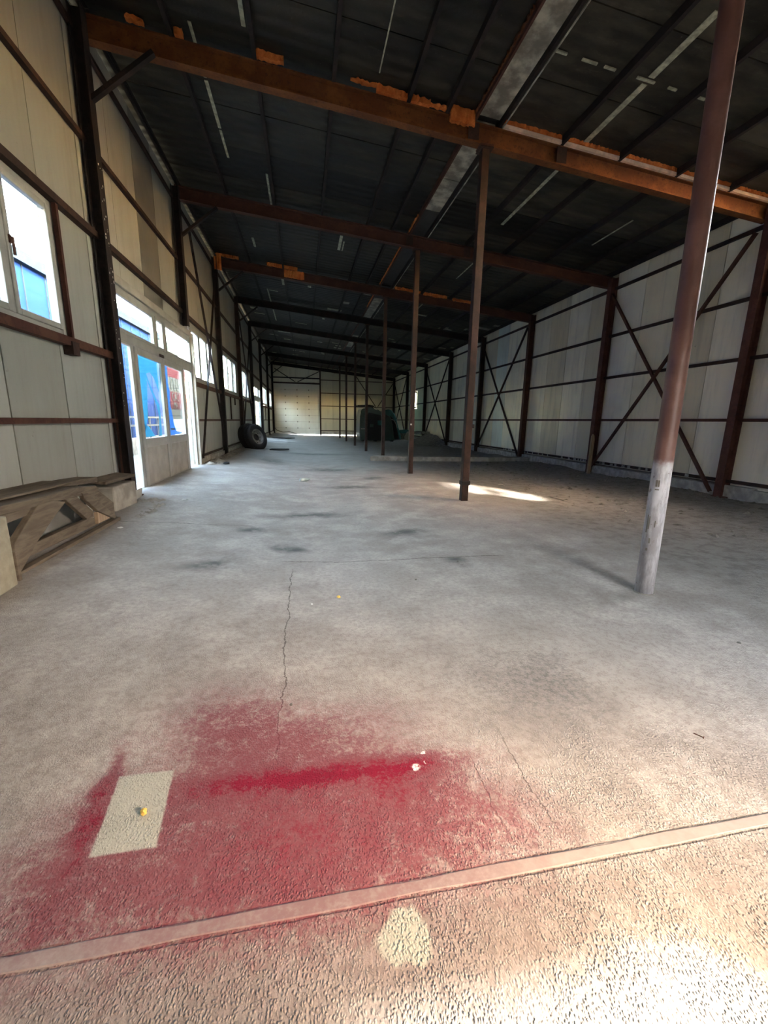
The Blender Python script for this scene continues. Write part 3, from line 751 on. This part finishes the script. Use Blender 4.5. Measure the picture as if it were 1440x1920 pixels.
# ------------------------------------------------------------------ PVC windows and doors in the left wall
def ring(b, y0, y1, z0, z1, t, x0, x1):                 # rectangular frame in the wall plane
    b.box(x0, x1, y0, y0+t, z0, z1); b.box(x0, x1, y1-t, y1, z0, z1)
    b.box(x0, x1, y0+t, y1-t, z0, z0+t); b.box(x0, x1, y0+t, y1-t, z1-t, z1); return b
def pvc_window(name, y0, y1, z0, z1, n, handles=(), x=XL, s=-1):
    root = struct(empty(name, (0, 0, 0)))
    fx0, fx1 = sorted((x + s*.00, x + s*.055))
    f = ring(MB(), y0, y1, z0, z1, .055, fx0, fx1)
    w = (y1 - y0) / n
    for k in range(1, n): f.box(fx0, fx1, y0 + k*w - .03, y0 + k*w + .03, z0 + .055, z1 - .055)
    f.build('window_frame', M['pvc'], root, bevel=.006)
    for k in range(n):
        a, c_ = y0 + k*w + (.055 if k == 0 else .03), y0 + (k+1)*w - (.055 if k == n-1 else .03)
        sx0, sx1 = sorted((x + s*-.012, x + s*.048))
        ring(MB(), a, c_, z0+.055, z1-.055, .06, sx0, sx1).build('sash', M['pvc'], root, bevel=.008)
        MB().box(*sorted((x + s*.014, x + s*.020)), a+.06, c_-.06, z0+.115, z1-.115).build('pane', M['glass'], root)
        if k in handles:
            hh = MB(); zz = (z0+z1)/2 + .02; ya = a + .03
            hh.box(*sorted((x - s*.012, x - s*.03)), ya-.015, ya+.015, zz-.035, zz+.035)
            hh.box(*sorted((x - s*.03, x - s*.05)), ya-.01, ya+.012, zz-.13, zz+.02)
            hh.build('handle', M['rust_mid'] if name == 'window_1' else M['pvc'], root, bevel=.004)
    return root
pvc_window('window_1', 2.95, 5.50, 2.15, 3.47, 3, (2,))
pvc_window('window_2', 11.0, 13.5, 2.16, 3.41, 3)
pvc_window('window_3', 14.97, 17.74, 2.16, 3.45, 3, (1, 2))
pvc_window('window_4', 19.02, 21.48, 2.16, 3.41, 3)
pvc_window('window_5', 28.62, 31.48, 2.21, 3.43, 3)
pvc_window('window_6', 33.32, 35.98, 2.17, 3.41, 3)
pvc_window('window_7', 29.62, 30.88, 2.27, 3.43, 1, (), XR, 1)

def big_door(name, y0, y1, ztop_, zt0, lay, lights, film):
    root = struct(empty(name, (0, 0, 0))); X0, X1 = XL - .047, XL + .0
    fz = .05
    f = MB(); ring(f, y0, y1, fz, ztop_, .075, X0, X1)
    f.box(X0, X1, y0+.075, y1-.075, zt0, zt0 + .13)              # transom rail
    for yy in lights[1:-1]: f.box(X0, X1, yy-.06, yy+.06, zt0+.13, ztop_-.075)
    for yy in (lay[1], lay[3]): f.box(X0, X1, yy-.045, yy+.045, fz, zt0)
    f.build('door_frame', M['pvc'], root, bevel=.008)
    for a, c_ in zip(lights, lights[1:]):
        a2, c2 = a + .06, c_ - .06
        ring(MB(), a2, c2, zt0+.13, ztop_-.075, .05, X0+.006, X1+.01).build('sash', M['pvc'], root, bevel=.006)
        MB().box(XL-.028, XL-.022, a2+.05, c2-.05, zt0+.18, ztop_-.125).build('pane', M['glass'], root)
    for a, c_ in ((lay[0], lay[1]), (lay[3], lay[4])):            # sidelights
        a2, c2 = a + (.075 if a == lay[0] else .045), c_ - (.075 if c_ == lay[4] else .045)
        ring(MB(), a2, c2, fz+.075, zt0, .035, X0+.006, X1+.005).build('sash', M['pvc'], root, bevel=.006)
        MB().box(XL-.028, XL-.022, a2+.035, c2-.035, fz+.11, zt0-.035).build('pane', M['glass'], root)
    for n_, (a, c_) in enumerate(((lay[1]+.05, lay[2]-.004), (lay[2]+.004, lay[3]-.05))):   # the two leaves
        lf = MB(); ring(lf, a, c_, fz+.03, zt0-.01, .105, X0+.02, X1+.02); lf.box(X0+.02, X1+.02, a+.105, c_-.105, .80, .95)
        leaf = lf.build('door_leaf', M['pvc'], root, bevel=.008)
        MB().box(XL-.040, XL+.002, a+.105, c_-.105, fz+.135, .80).build('lower_panel', M['pvc_d'], leaf)
        MB().box(XL-.028, XL-.022, a+.105, c_-.105, .95, zt0-.115).build('pane', M['glass'], leaf)
        if n_ == 1 and film:
            hd = MB(); hd.box(XL+.05, XL+.09, a+.04, a+.07, 1.06, 1.09); hd.box(XL+.075, XL+.09, a+.04, a+.18, 1.065, 1.085)
            hd.build('handle', M['gap'], leaf, bevel=.003)
    MB().box(X0-.06, X1+.06, y0-.02, y1+.02, -.02, fz).build('threshold', M['conc'], root)
    return root
d1 = big_door('door_1', 6.86, 10.98, 3.12, 2.37, (6.86, 7.38, 8.75, 10.12, 10.98), (6.86, 8.52, 9.04, 10.98), True)
d2 = big_door('door_2', 23.4, 27.0, 3.10, 2.37, (23.4, 24.0, 25.2, 26.4, 27.0), (23.4, 24.6, 25.8, 27.0), False)
MB().box(XL+.03, XL+.055, 8.55, 8.75, 2.36, 2.41).build('closer_bracket', M['rust_dark'], d1, bevel=.005)
MB().bar((XL+.02, 10.99, .05), (XL+.02, 10.99, 3.2), .10, .09, (0,1,0)).build('jamb_cover', M['pvc_d'], d1, bevel=.006)
MB().box(XL-.03, XL+.035, 6.86, 10.98, 3.12, 3.24).build('head_cover', M['pvc_d'], d1, bevel=.006)
# torn film sheets behind the leaf glass
xf = XL - .06
def sheet(poly, m, dx=0):
    n_ = len(poly)
    MB().prism(poly, xf + dx, xf + dx - .003, 0).build('torn_film', M[m], d1)
sheet([(7.52, 2.28), (8.66, 2.28), (8.66, 1.75), (8.45, 1.98), (8.25, 2.06), (8.08, 2.02), (8.05, 1.75), (7.95, 1.30), (7.78, 1.05), (7.52, .96)], 'film')
sheet([(8.08, 2.04), (8.30, 1.80), (8.50, 1.62), (8.66, 1.50), (8.66, .96), (8.50, .96), (8.58, 1.30), (8.50, 1.50), (8.30, 1.72), (8.10, 1.95)], 'film', -.012)
sheet([(7.52, 1.25), (7.75, 1.22), (8.05, 1.12), (8.30, .96), (7.52, .96)], 'film', -.02)
sheet([(8.86, 2.28), (9.26, 2.28), (9.24, 1.95), (9.32, 1.80), (9.26, 1.55), (9.36, 1.35), (9.42, 1.15), (9.56, 1.02), (9.95, .99), (9.95, .95), (8.86, .95)], 'film_b')
for y0, y1, z0, z1 in ((2.95, 5.5, 2.15, 3.47), (6.9, 10.95, .1, 3.1), (11.0, 13.5, 2.15, 3.45), (14.95, 17.75, 2.15, 3.45), (19, 21.5, 2.15, 3.4), (23.4, 27, .1, 3.1)):
    portal('window_portal', (XL - .10, (y0+y1)/2, (z0+z1)/2), (0, -math.pi/2, 0), z1-z0, y1-y0)

# ------------------------------------------------------------------ outside: blue building, pale building, banner, railing
bb = empty('blue_building', (-7, 8, 0)); tag(bb, 'blue sheet-clad building outside the left windows', 'building')
MB().box(-6, 0, -9, 15.6, -.06, 5.05).build('wall', M['blue'], bb)
MB().box(-6.1, .12, -9.1, 15.7, 5.05, 5.32).build('eave', M['blue_d'], bb)
for k in range(24):
    MB().box(0, .02, -8.8 + k*1.0, -8.77 + k*1.0, 0, 5.05).build('cladding_seam', M['blue_d'], bb)
pb = empty('pale_building', (-14, 24, 0)); tag(pb, 'pale green rendered building seen through the right-hand transom light', 'building')
MB().box(-6, 0, 0, 30, -.06, 9.0).build('wall', M['facade'], pb)
MB().box(0, .3, 7.6, 9.6, -.06, 9.0).build('pier', M['facade_b'], pb)
MB().box(0, .06, 0, 30, 7.4, 7.5).build('ledge', M['facade_b'], pb)
for k in range(5): MB().box(0, .05, 1.2+k*5.2, 2.6+k*5.2, 3.4, 5.2).build('window', M['blue_d'], pb)
bn = empty('banner', (-7, 24.6, 1.2)); tag(bn, 'red and white printed banner visible through the right door leaf', 'banner')
MB().box(0, .03, 0, 3.4, 0, 3.4).build('sheet', M['bwhite'], bn)
for yy in (0, 3.3): MB().box(-.06, 0, yy, yy+.1, -1.26, 3.4).build('post', M['rail'], bn)
MB().box(.03, .04, 0, 3.4, 2.2, 3.2).build('red_band', M['red'], bn)
MB().box(.03, .04, 0, 3.4, .55, 1.45).build('red_band', M['red'], bn)
def text(s_, size, loc, mat, parent, name='lettering'):
    cu = bpy.data.curves.new(name, 'FONT'); cu.body = s_; cu.size = size; cu.extrude = .008
    tmp = bpy.data.objects.new(name, cu); C.objects.link(tmp); bpy.context.view_layer.update()
    me = bpy.data.meshes.new_from_object(tmp.evaluated_get(bpy.context.evaluated_depsgraph_get()))
    bpy.data.objects.remove(tmp); o = bpy.data.objects.new(name, me); C.objects.link(o)
    me.materials.clear(); me.materials.append(mat)
    o.location = loc; o.rotation_euler = (math.pi/2, 0, math.pi/2); o.parent = parent
text('PEU', .95, (.05, .25, 1.55), M['letter_g'], bn)
text('CAC', .62, (.05, .35, .98), M['bwhite'], bn)
text('MA', .50, (.05, .6, .58), M['bwhite'], bn)
rl = empty('railing', (-5.9, 12, 0)); tag(rl, 'white railing outside the glazed double door', 'railing')
for z in (1.28, .98): MB().bar((0, -4, z), (0, 9, z), .05, .07).build('rail', M['rail'], rl)
for k in range(14): MB().box(-.03, .03, -4 + k - .03, -4 + k + .03, -.06, 1.25).build('post', M['rail'], rl)
MB().box(-.12, -.04, -4, 9, -.06, .55).build('plinth', M['conc'], rl)

# ------------------------------------------------------------------ things standing in the hall
# low kerb in the middle
kb = MB().prism([(2.15, 13.80), (7.84, 13.62), (7.84, 14.0), (2.55, 14.26), (2.3, 14.22)], -.01, .15, 2)
tag(kb.build('concrete_kerb', M['conc'], bevel=.015), 'low concrete kerb running across to the right wall', 'kerb')

# timber trestle by the left wall
tr = empty('timber_trestle', (-2.12, 4.2, .12)); tag(tr, 'low weathered timber trestle against the left wall near the door', 'trestle')
def T(p): return (0, p[0]-4.2, p[1]-.12)
def plank(name, pts, x0, x1, m='wood', bev=.006):
    return MB().prism([(p[0]-4.2, p[1]-.12) for p in pts], x0, x1, 0).build(name, M[m], tr, bevel=bev)
plank('top_plank', [(2.95, .675), (3.33, .668), (3.78, .648), (4.23, .650), (4.66, .605), (4.72, .57), (4.60, .535), (4.17, .565), (3.455, .60), (2.95, .62)], -.20, .03)
plank('top_plank', [(2.9, .69), (3.9, .665), (4.9, .64), (5.25, .62), (5.25, .56), (4.6, .60), (2.9, .63)], -.42, -.21)
plank('top_plank', [(3.1, .705), (3.9, .69), (4.5, .68), (4.5, .665), (3.9, .67), (3.1, .69)], -.36, -.06)
plank('side_plank', [(3.24, .60), (3.70, .585), (3.62, .535), (3.30, .52), (3.24, .525)], -.03, .0)
plank('diagonal_leg', [(3.69, .60), (3.89, .60), (4.08, .55), (3.85, .442), (3.59, .306), (3.50, .235), (3.38, .16), (3.30, .16), (3.36, .383)], -.02, .035)
plank('bottom_rail', [(3.54, .300), (4.57, .295), (4.97, .195), (3.40, .215)], -.06, -.005)
plank('floor_lip', [(3.33, .165), (5.09, .185), (5.09, .145), (3.33, .13)], -.02, .05)
plank('cross_brace', [(4.157, .56), (4.348, .56), (4.63, .345), (4.63, .285), (4.50, .290)], -.05, -.01)
plank('cross_brace', [(4.362, .58), (4.45, .575), (5.03, .205), (4.97, .190), (4.63, .344), (4.387, .52)], .0, .04)
plank('end_board', [(4.60, .60), (4.69, .60), (5.107, .345), (5.105, .20), (5.03, .19), (4.616, .47)], -.04, -.01)
plank('corner_block', [(4.63, .34), (4.90, .215), (4.62, .215)], -.01, .03, 'wood_l')
MB().box(-.30, -.28, -.80, .62, .08, .49).build('back_board', M['pvc'], tr)
o = MB().box(-.045, .045, -.11, .11, 0, .50).build('foam_block', M['block'], bevel=.012)
tag(o, 'pale yellow foam block standing at the near end of the timber trestle', 'block'); place(o, (-2.035, 3.07, .125), (0, 0, .05))
o = MB().box(-.02, .02, -.015, .015, 0, .22).build('timber_stake', M['wood'], bevel=.004)
tag(o, 'short upright wooden stake between foam block and trestle', 'stake'); place(o, (-2.03, 3.24, .135))
# boards and rubble between trestle and door
o = MB().box(-.12, .12, -.5, .5, 0, .035).build('wooden_board', M['wood'], bevel=.005)
tag(o, 'dusty wooden board lying on blocks between trestle and wall column', 'board'); place(o, (-2.41, 5.78, .515), (-.03, .10, .04))
o = MB().box(-.14, .14, -.3, .3, 0, .34).build('masonry_block', M['conc'], bevel=.02)
tag(o, 'dusty masonry block under the board by the wall column', 'block'); place(o, (-2.40, 5.80, .12), (0, 0, -.05))
o = MB().box(-.01, .01, -.14, .14, 0, .13).build('metal_offcut', M['pvc_d'], bevel=.003)
tag(o, 'pale sheet metal offcut standing beside the masonry block', 'offcut'); place(o, (-2.30, 6.24, .185), (0, .15, 0))
r2 = random.Random(5)
def stone(name, s_, mat, loc, rz=None, flat=.6):
    bm = bmesh.new(); bmesh.ops.create_icosphere(bm, subdivisions=2, radius=1)
    for v in bm.verts: v.co *= .75 + .45*r2.random()
    for v in bm.verts: v.co = Vector((v.co.x*s_[0], v.co.y*s_[1], v.co.z*s_[2]))
    me = bpy.data.meshes.new(name); bm.to_mesh(me); bm.free(); me.materials.append(mat)
    o = bpy.data.objects.new(name, me); C.objects.link(o); o.location = loc
    o.rotation_euler.z = rz if rz is not None else r2.random()*6; return o
def rubble(name, label, cat, n, area, smin, smax, mat, seed=1):
    r = random.Random(seed); b = MB()
    for _ in range(n):
        x, y = area(r); s_ = smin + (smax-smin)*r.random()**3; z = floor_z(x, y)
        pts = []
        for a in range(6):
            t = a*math.pi/3 + r.random(); pts.append((x + s_*math.cos(t)*(.5+.7*r.random()), y + s_*math.sin(t)*(.5+.7*r.random()), z - .004 + s_*.15*r.random()))
        b.add(pts + [(x, y, z + s_*(.25+.45*r.random()))], [(a, (a+1) % 6, 6) for a in range(6)])
    o = b.build(name, mat, kind='stuff'); o['label'] = label; o['category'] = cat; return o
rubble('rubble', 'loose earth clods and crumbs along the foot of the right wall', 'rubble', 900, lambda r: (7.75 - 3.6*r.random()**1.6, 4.0 + 9.4*r.random()), .012, .075, M['rubble'], 3)
rubble('rubble', 'stones and rubbish heaped at the foot of the door jamb', 'rubble', 90, lambda r: (-2.0 - .4*r.random(), 6.12 + .25*r.random()) if r.random() < .6 else (-1.9 - .12*r.random(), 5.2 + .9*r.random()), .015, .07, M['conc'], 4)
rubble('grit', 'fine grit scattered over the concrete around the paint stain', 'grit', 420, lambda r: (-1.0 + 3.6*r.random(), .65 + 3.2*r.random()), .0015, .006, M['conc'], 8)
rubble('rubble', 'pale rubble against the left wall before the truck wheel', 'rubble', 120, lambda r: (-2.2 - .3*r.random(), 11.1 + 5.6*r.random()), .03, .14, M['conc'], 6)

# plank leaning on the second right column
o = MB().prism([(-.06, 0), (.05, 0), (.07, .9), (.05, 1.02), (.0, 1.06), (-.03, 1.0)], -.02, .02, 1).build('leaning_plank', M['wood_l'], bevel=.005)
tag(o, 'rough wooden plank leaning against the second right wall column', 'plank'); place(o, (7.52, 10.0, .03), (-.10, .10, .2))
# steel rod
o = MB().tube([(0, 0, 0), (.02, -.2, .004), (.05, -.42, .0)], .012, 8).build('steel_rod', M['conc'])
tag(o, 'short pale rod lying at the end of the sunlit streaks', 'rod'); place(o, (4.39, 6.88, .014))

# leaning truck wheel + tyre behind, flat rubber piece
def wheel(name, label, loc, rot, rr=.52, w=.30, rim=True):
    root = empty(name, loc); root.rotation_euler = rot; tag(root, label, 'wheel' if rim else 'tyre')
    prof = [(.60*rr, -.42*w), (.72*rr, -.50*w), (.9*rr, -.50*w), (.98*rr, -.40*w), (rr, -.2*w), (rr, .2*w), (.98*rr, .40*w), (.9*rr, .50*w), (.72*rr, .50*w), (.60*rr, .42*w), (.58*rr, 0), (.60*rr, -.42*w)]
    MB().lathe(prof, 48, 'x').build('tyre', M['tyre'], root, smooth=True)
    tb = MB()
    for k in range(40):
        t = 2*math.pi*k/40
        for s_ in (-1, 1):
            c_, q = math.cos(t + .04*s_), math.sin(t + .04*s_)
            p = Vector((s_*.25*w, c_*rr, q*rr)); tb.bar(p, p + Vector((0, c_*.014, q*.014)), .16*w, .05, (0, -q, c_))
    tb.build('tread', M['tyre'], root, kind='stuff')
    if rim:
        MB().lathe([(.60*rr, .40*w), (.56*rr, .42*w), (.53*rr, .25*w), (.50*rr, .05*w), (.34*rr, -.02*w), (.30*rr, .10*w), (.26*rr, .12*w)], 40, 'x').build('rim', M['rim'], root, smooth=True)
        MB().lathe([(.26*rr, .12*w), (.24*rr, -.2*w), (.0, -.2*w)], 24, 'x').build('hub_hole', M['tyre'], root, smooth=True)
        for k in range(8):
            t = 2*math.pi*k/8; MB().tube([(.06*w, .42*rr*math.cos(t), .42*rr*math.sin(t)), (.14*w, .42*rr*math.cos(t), .42*rr*math.sin(t))], .016, 8).build('bolt', M['tyre'], root)
    return root
wheel('truck_wheel', 'black truck wheel with grey rim leaning by the left wall', (-1.90, 17.5, .58), (0, -.30, -.62), .52, .30)
wheel('truck_tyre', 'bare black truck tyre leaning behind the rimmed wheel', (-2.15, 17.70, .59), (0, -.30, -.62), .52, .28, False)
o = MB().prism([(-.35, -.25), (.3, -.2), (.42, -.05), (.35, .12), (-.3, .2)], 0, .05, 2).build('rubber_mat', M['tyre'], bevel=.015)
tag(o, 'flat black rubber piece lying under the leaning truck wheel', 'mat'); place(o, (-1.02, 17.55, floor_z(-1.4, 17.9)))
o = MB().prism([(-.7, -.6), (.4, -.8), (.9, -.1), (.3, .5), (-.6, .6)], 0, .04, 2).build('tarpaulin', M['tyre'], bevel=.01)
tag(o, 'dark crumpled sheet on the floor beyond the far glazed door', 'sheet'); place(o, (-1.5, 28.5, floor_z(-1.5, 28)))
hs = MB().tube([(-1.2, .3, .45), (-1.0, .1, .25), (-.5, 0, .12), (0, -.1, .18), (.3, -.3, .08), (.6, -.5, .02)], .03, 8).build('hose', M['wood'])
tag(hs, 'loose hose lying in front of the sectional door', 'hose'); place(hs, (-1.2, 36.3, .15))

# truck cab shell
def truck_cab():
    root = empty('truck_cab', (3.62, 27.5, 0)); tag(root, 'dark green truck cab shell without chassis at the far end', 'cab')
    prof = [(0, .06), (-.06, .5), (-.04, 1.6), (.05, 2.0), (.16, 2.10), (.62, 2.16), (.95, 2.16), (1.25, 1.98), (1.55, 1.80), (1.95, 1.62), (2.1, 1.2), (2.2, .6), (2.3, .06)]
    MB().prism(prof, 0, 1.9, 1).build('body', M['cab'], root, bevel=.05)
    MB().prism([(.44, .12), (.42, 1.72), (.55, 1.85), (1.30, 1.70), (1.52, 1.5), (1.60, .12)], -.02, .03, 1).build('rear_opening', M['cab_in'], root)
    MB().box(.0, .34, -.05, 0, .15, 1.95).build('side_deflector', M['cab'], root, bevel=.02)
    MB().box(.02, .32, -.055, -.045, .78, .83).build('trim_bar', M['rim'], root)
    MB().prism([(-.20, 2.30), (.55, 2.34), (.80, 2.30), (1.00, 2.14), (.90, 2.10), (.55, 2.20), (-.18, 2.20)], -.1, 1.7, 1).build('roof_visor', M['cab_in'], root, bevel=.02)
    MB().prism([(.78, 2.2), (.92, 2.14), (1.10, 2.02), (1.05, 2.0), (.86, 2.08)], -.14, -.1, 1).build('visor_edge', M['cglass'], root)
    MB().box(1.12, 1.38, -.04, 0, 1.05, 1.35).build('vent', M['teal'], root, bevel=.01)
    MB().box(.62, .85, -.04, 0, .92, 1.12).build('decal', M['cab'], root)
    for x in (.1, .95, 2.05): MB().box(x, x+.16, 0, .5, 0, .10).build('foot', M['cab_in'], root)
    return root
truck_cab()
def car():
    root = empty('damaged_car', (5.42, 29.62, 0)); root.scale = (1.07, 1.07, 1.07); tag(root, 'teal car body standing on end beside the truck cab', 'car')
    prof = [(-.2, .05), (-.25, 1.1), (0, 1.75), (.18, 1.92), (.40, 2.0), (.62, 1.96), (.85, 1.72), (1.0, 1.40), (1.06, 1.1), (1.15, .8), (1.28, .4), (1.36, .05)]
    MB().prism(prof, 0, 1.6, 1).build('body', M['teal'], root, bevel=.08)
    MB().prism([(.30, 1.36), (.42, 1.40), (.58, 1.0), (.62, .82), (.34, .80)], -.02, .02, 1).build('window', M['cglass'], root)
    MB().prism([(.74, 1.28), (.92, 1.24), (1.02, .9), (.90, .86)], -.02, .02, 1).build('rear_window', M['cab_in'], root)
    MB().tube([(.62, -.03, 1.36), (.80, -.03, 1.30), (.95, -.03, 1.05), (1.02, -.03, .80)], .025, 8).build('door_trim', M['rim'], root)
    MB().tube([(.30, -.03, .80), (.42, -.03, .35), (.48, -.03, .10)], .02, 8).build('door_trim', M['teal'], root)
    MB().prism([(-.15, 1.2), (.2, 1.55), (.6, 1.55), (.85, 1.3), (1.2, .1), (.0, .1)], -.01, .0, 1).build('underside', M['cab_in'], root)
    return root
car()
o = MB().prism([(-.35, 0), (.35, 0), (.35, .2), (.2, .28), (-.35, .24)], -.2, .2, 1).build('car_bumper', M['teal'], bevel=.03)
tag(o, 'teal bumper piece raised to the right of the upturned car body', 'bumper'); place(o, (7.2, 30.3, .48))
st = MB().box(-.3, .3, -.15, .15, 0, .48).build('crate', M['rubble'], bevel=.01)
tag(st, 'dark crate under the teal bumper piece', 'crate'); place(st, (7.3, 30.35, 0))
sk = stone('sack', (.30, .25, .38), M['block'], (7.3, 29.2, .28)); tag(sk, 'pale sack slumped in the corner behind the pole row', 'sack')

# dirt mound by the right wall
def mound():
    r = random.Random(2); b = MB(); nx, ny = 14, 30
    for j in range(ny+1):
        for i in range(nx+1):
            x = 6.4 + 1.28*i/nx; y = 22.2 + 6.2*j/ny
            h = .62 * max(0, (i/nx))**1.3 * math.sin(math.pi*min(1, j/ny*1.05))**.8 if 0 < j < ny else 0
            b.v.append((x, y, floor_z(x, y) - .02 + max(0, h + .05*(r.random()-.5)*(1 if 0 < i and 0 < j < ny else 0))))
    b.f = [(j*(nx+1)+i, j*(nx+1)+i+1, (j+1)*(nx+1)+i+1, (j+1)*(nx+1)+i) for j in range(ny) for i in range(nx)]
    return b.build('dirt_mound', M['rubble'], smooth=True)
tag(mound(), 'grey mound of dirt heaped against the right wall', 'mound')
for k, (y, z, l) in enumerate(((27.6, .55, 'lower dark slab on the dirt mound by the right wall'), (26.9, .66, 'upper dark slab resting across the dirt mound'))):
    o = MB().box(-.3, .3, -.9, .9, 0, .13).build('dark_slab', M['rubble'], bevel=.01); tag(o, l, 'slab'); place(o, (7.5, y, z - .1*k), (0, -.1, .1*k))

# ------------------------------------------------------------------ litter
def small(name, label, cat, px, py, s_, mat, dz=0.0, group=None):
    o = stone(name, s_, mat, (px, py, floor_z(px, py) + s_[2]*.7 + dz)); tag(o, label, cat, group); return o
small('foam_crumb', 'yellow crumb lying inside the pale rectangle of the paint stain', 'crumb', -.553, 1.275, (.012, .011, .010), M['yellow'])
small('foam_crumb', 'yellow crumb on the bare concrete behind the paint stain', 'crumb', .23, 2.926, (.014, .014, .010), M['yellow'])
small('paper_scrap', 'tiny white scrap left of the second yellow crumb', 'scrap', .03, 2.82, (.010, .008, .004), M['white'])
small('paper_scrap', 'white scrap on the floor in front of the double door', 'scrap', -1.74, 6.45, (.04, .03, .008), M['white'])
small('paper_scrap', 'white scrap lying in front of the timber trestle', 'scrap', -1.95, 4.75, (.03, .03, .006), M['white'])
small('pebble', 'small dark pebble right of the pale rectangle, beyond the paint', 'pebble', -.086, 1.75, (.008, .007, .005), M['rubble'])
small('black_scrap', 'crumpled black scrap on the floor beyond the double door', 'scrap', -2.0, 11.4, (.12, .07, .035), M['tyre'])
bt = MB().lathe([(0, -.13), (.032, -.13), (.034, -.10), (.034, .02), (.014, .07), (.014, .10), (0, .10)], 16, 'x').build('plastic_bottle', M['clear'], smooth=True)
tag(bt, 'clear plastic bottle lying on the floor in mid hall', 'bottle'); place(bt, (.01, 9.07, floor_z(0, 9) + .035), (0, 0, .5))
nl = MB().tube([(0, 0, .003), (-.02, .028, .004)], .0022, 6).tube([(0, 0, .003), (.002, -.003, .003)], .005, 8).build('nail', M['rust_mid'])
tag(nl, 'single nail on the concrete right of the paint stain', 'nail'); place(nl, (1.655, 1.257, 0))
for (x, y, l) in ((1.42, 3.60, 'dark wet clod beside the transverse floor crack'), (2.62, 1.9, 'dark chip at the shaded edge of the floor'), (.9, 3.2, 'little dark chip in front of the transverse crack')):
    small('clod', l, 'clod', x, y, (.012, .01, .006), M['rubble'])
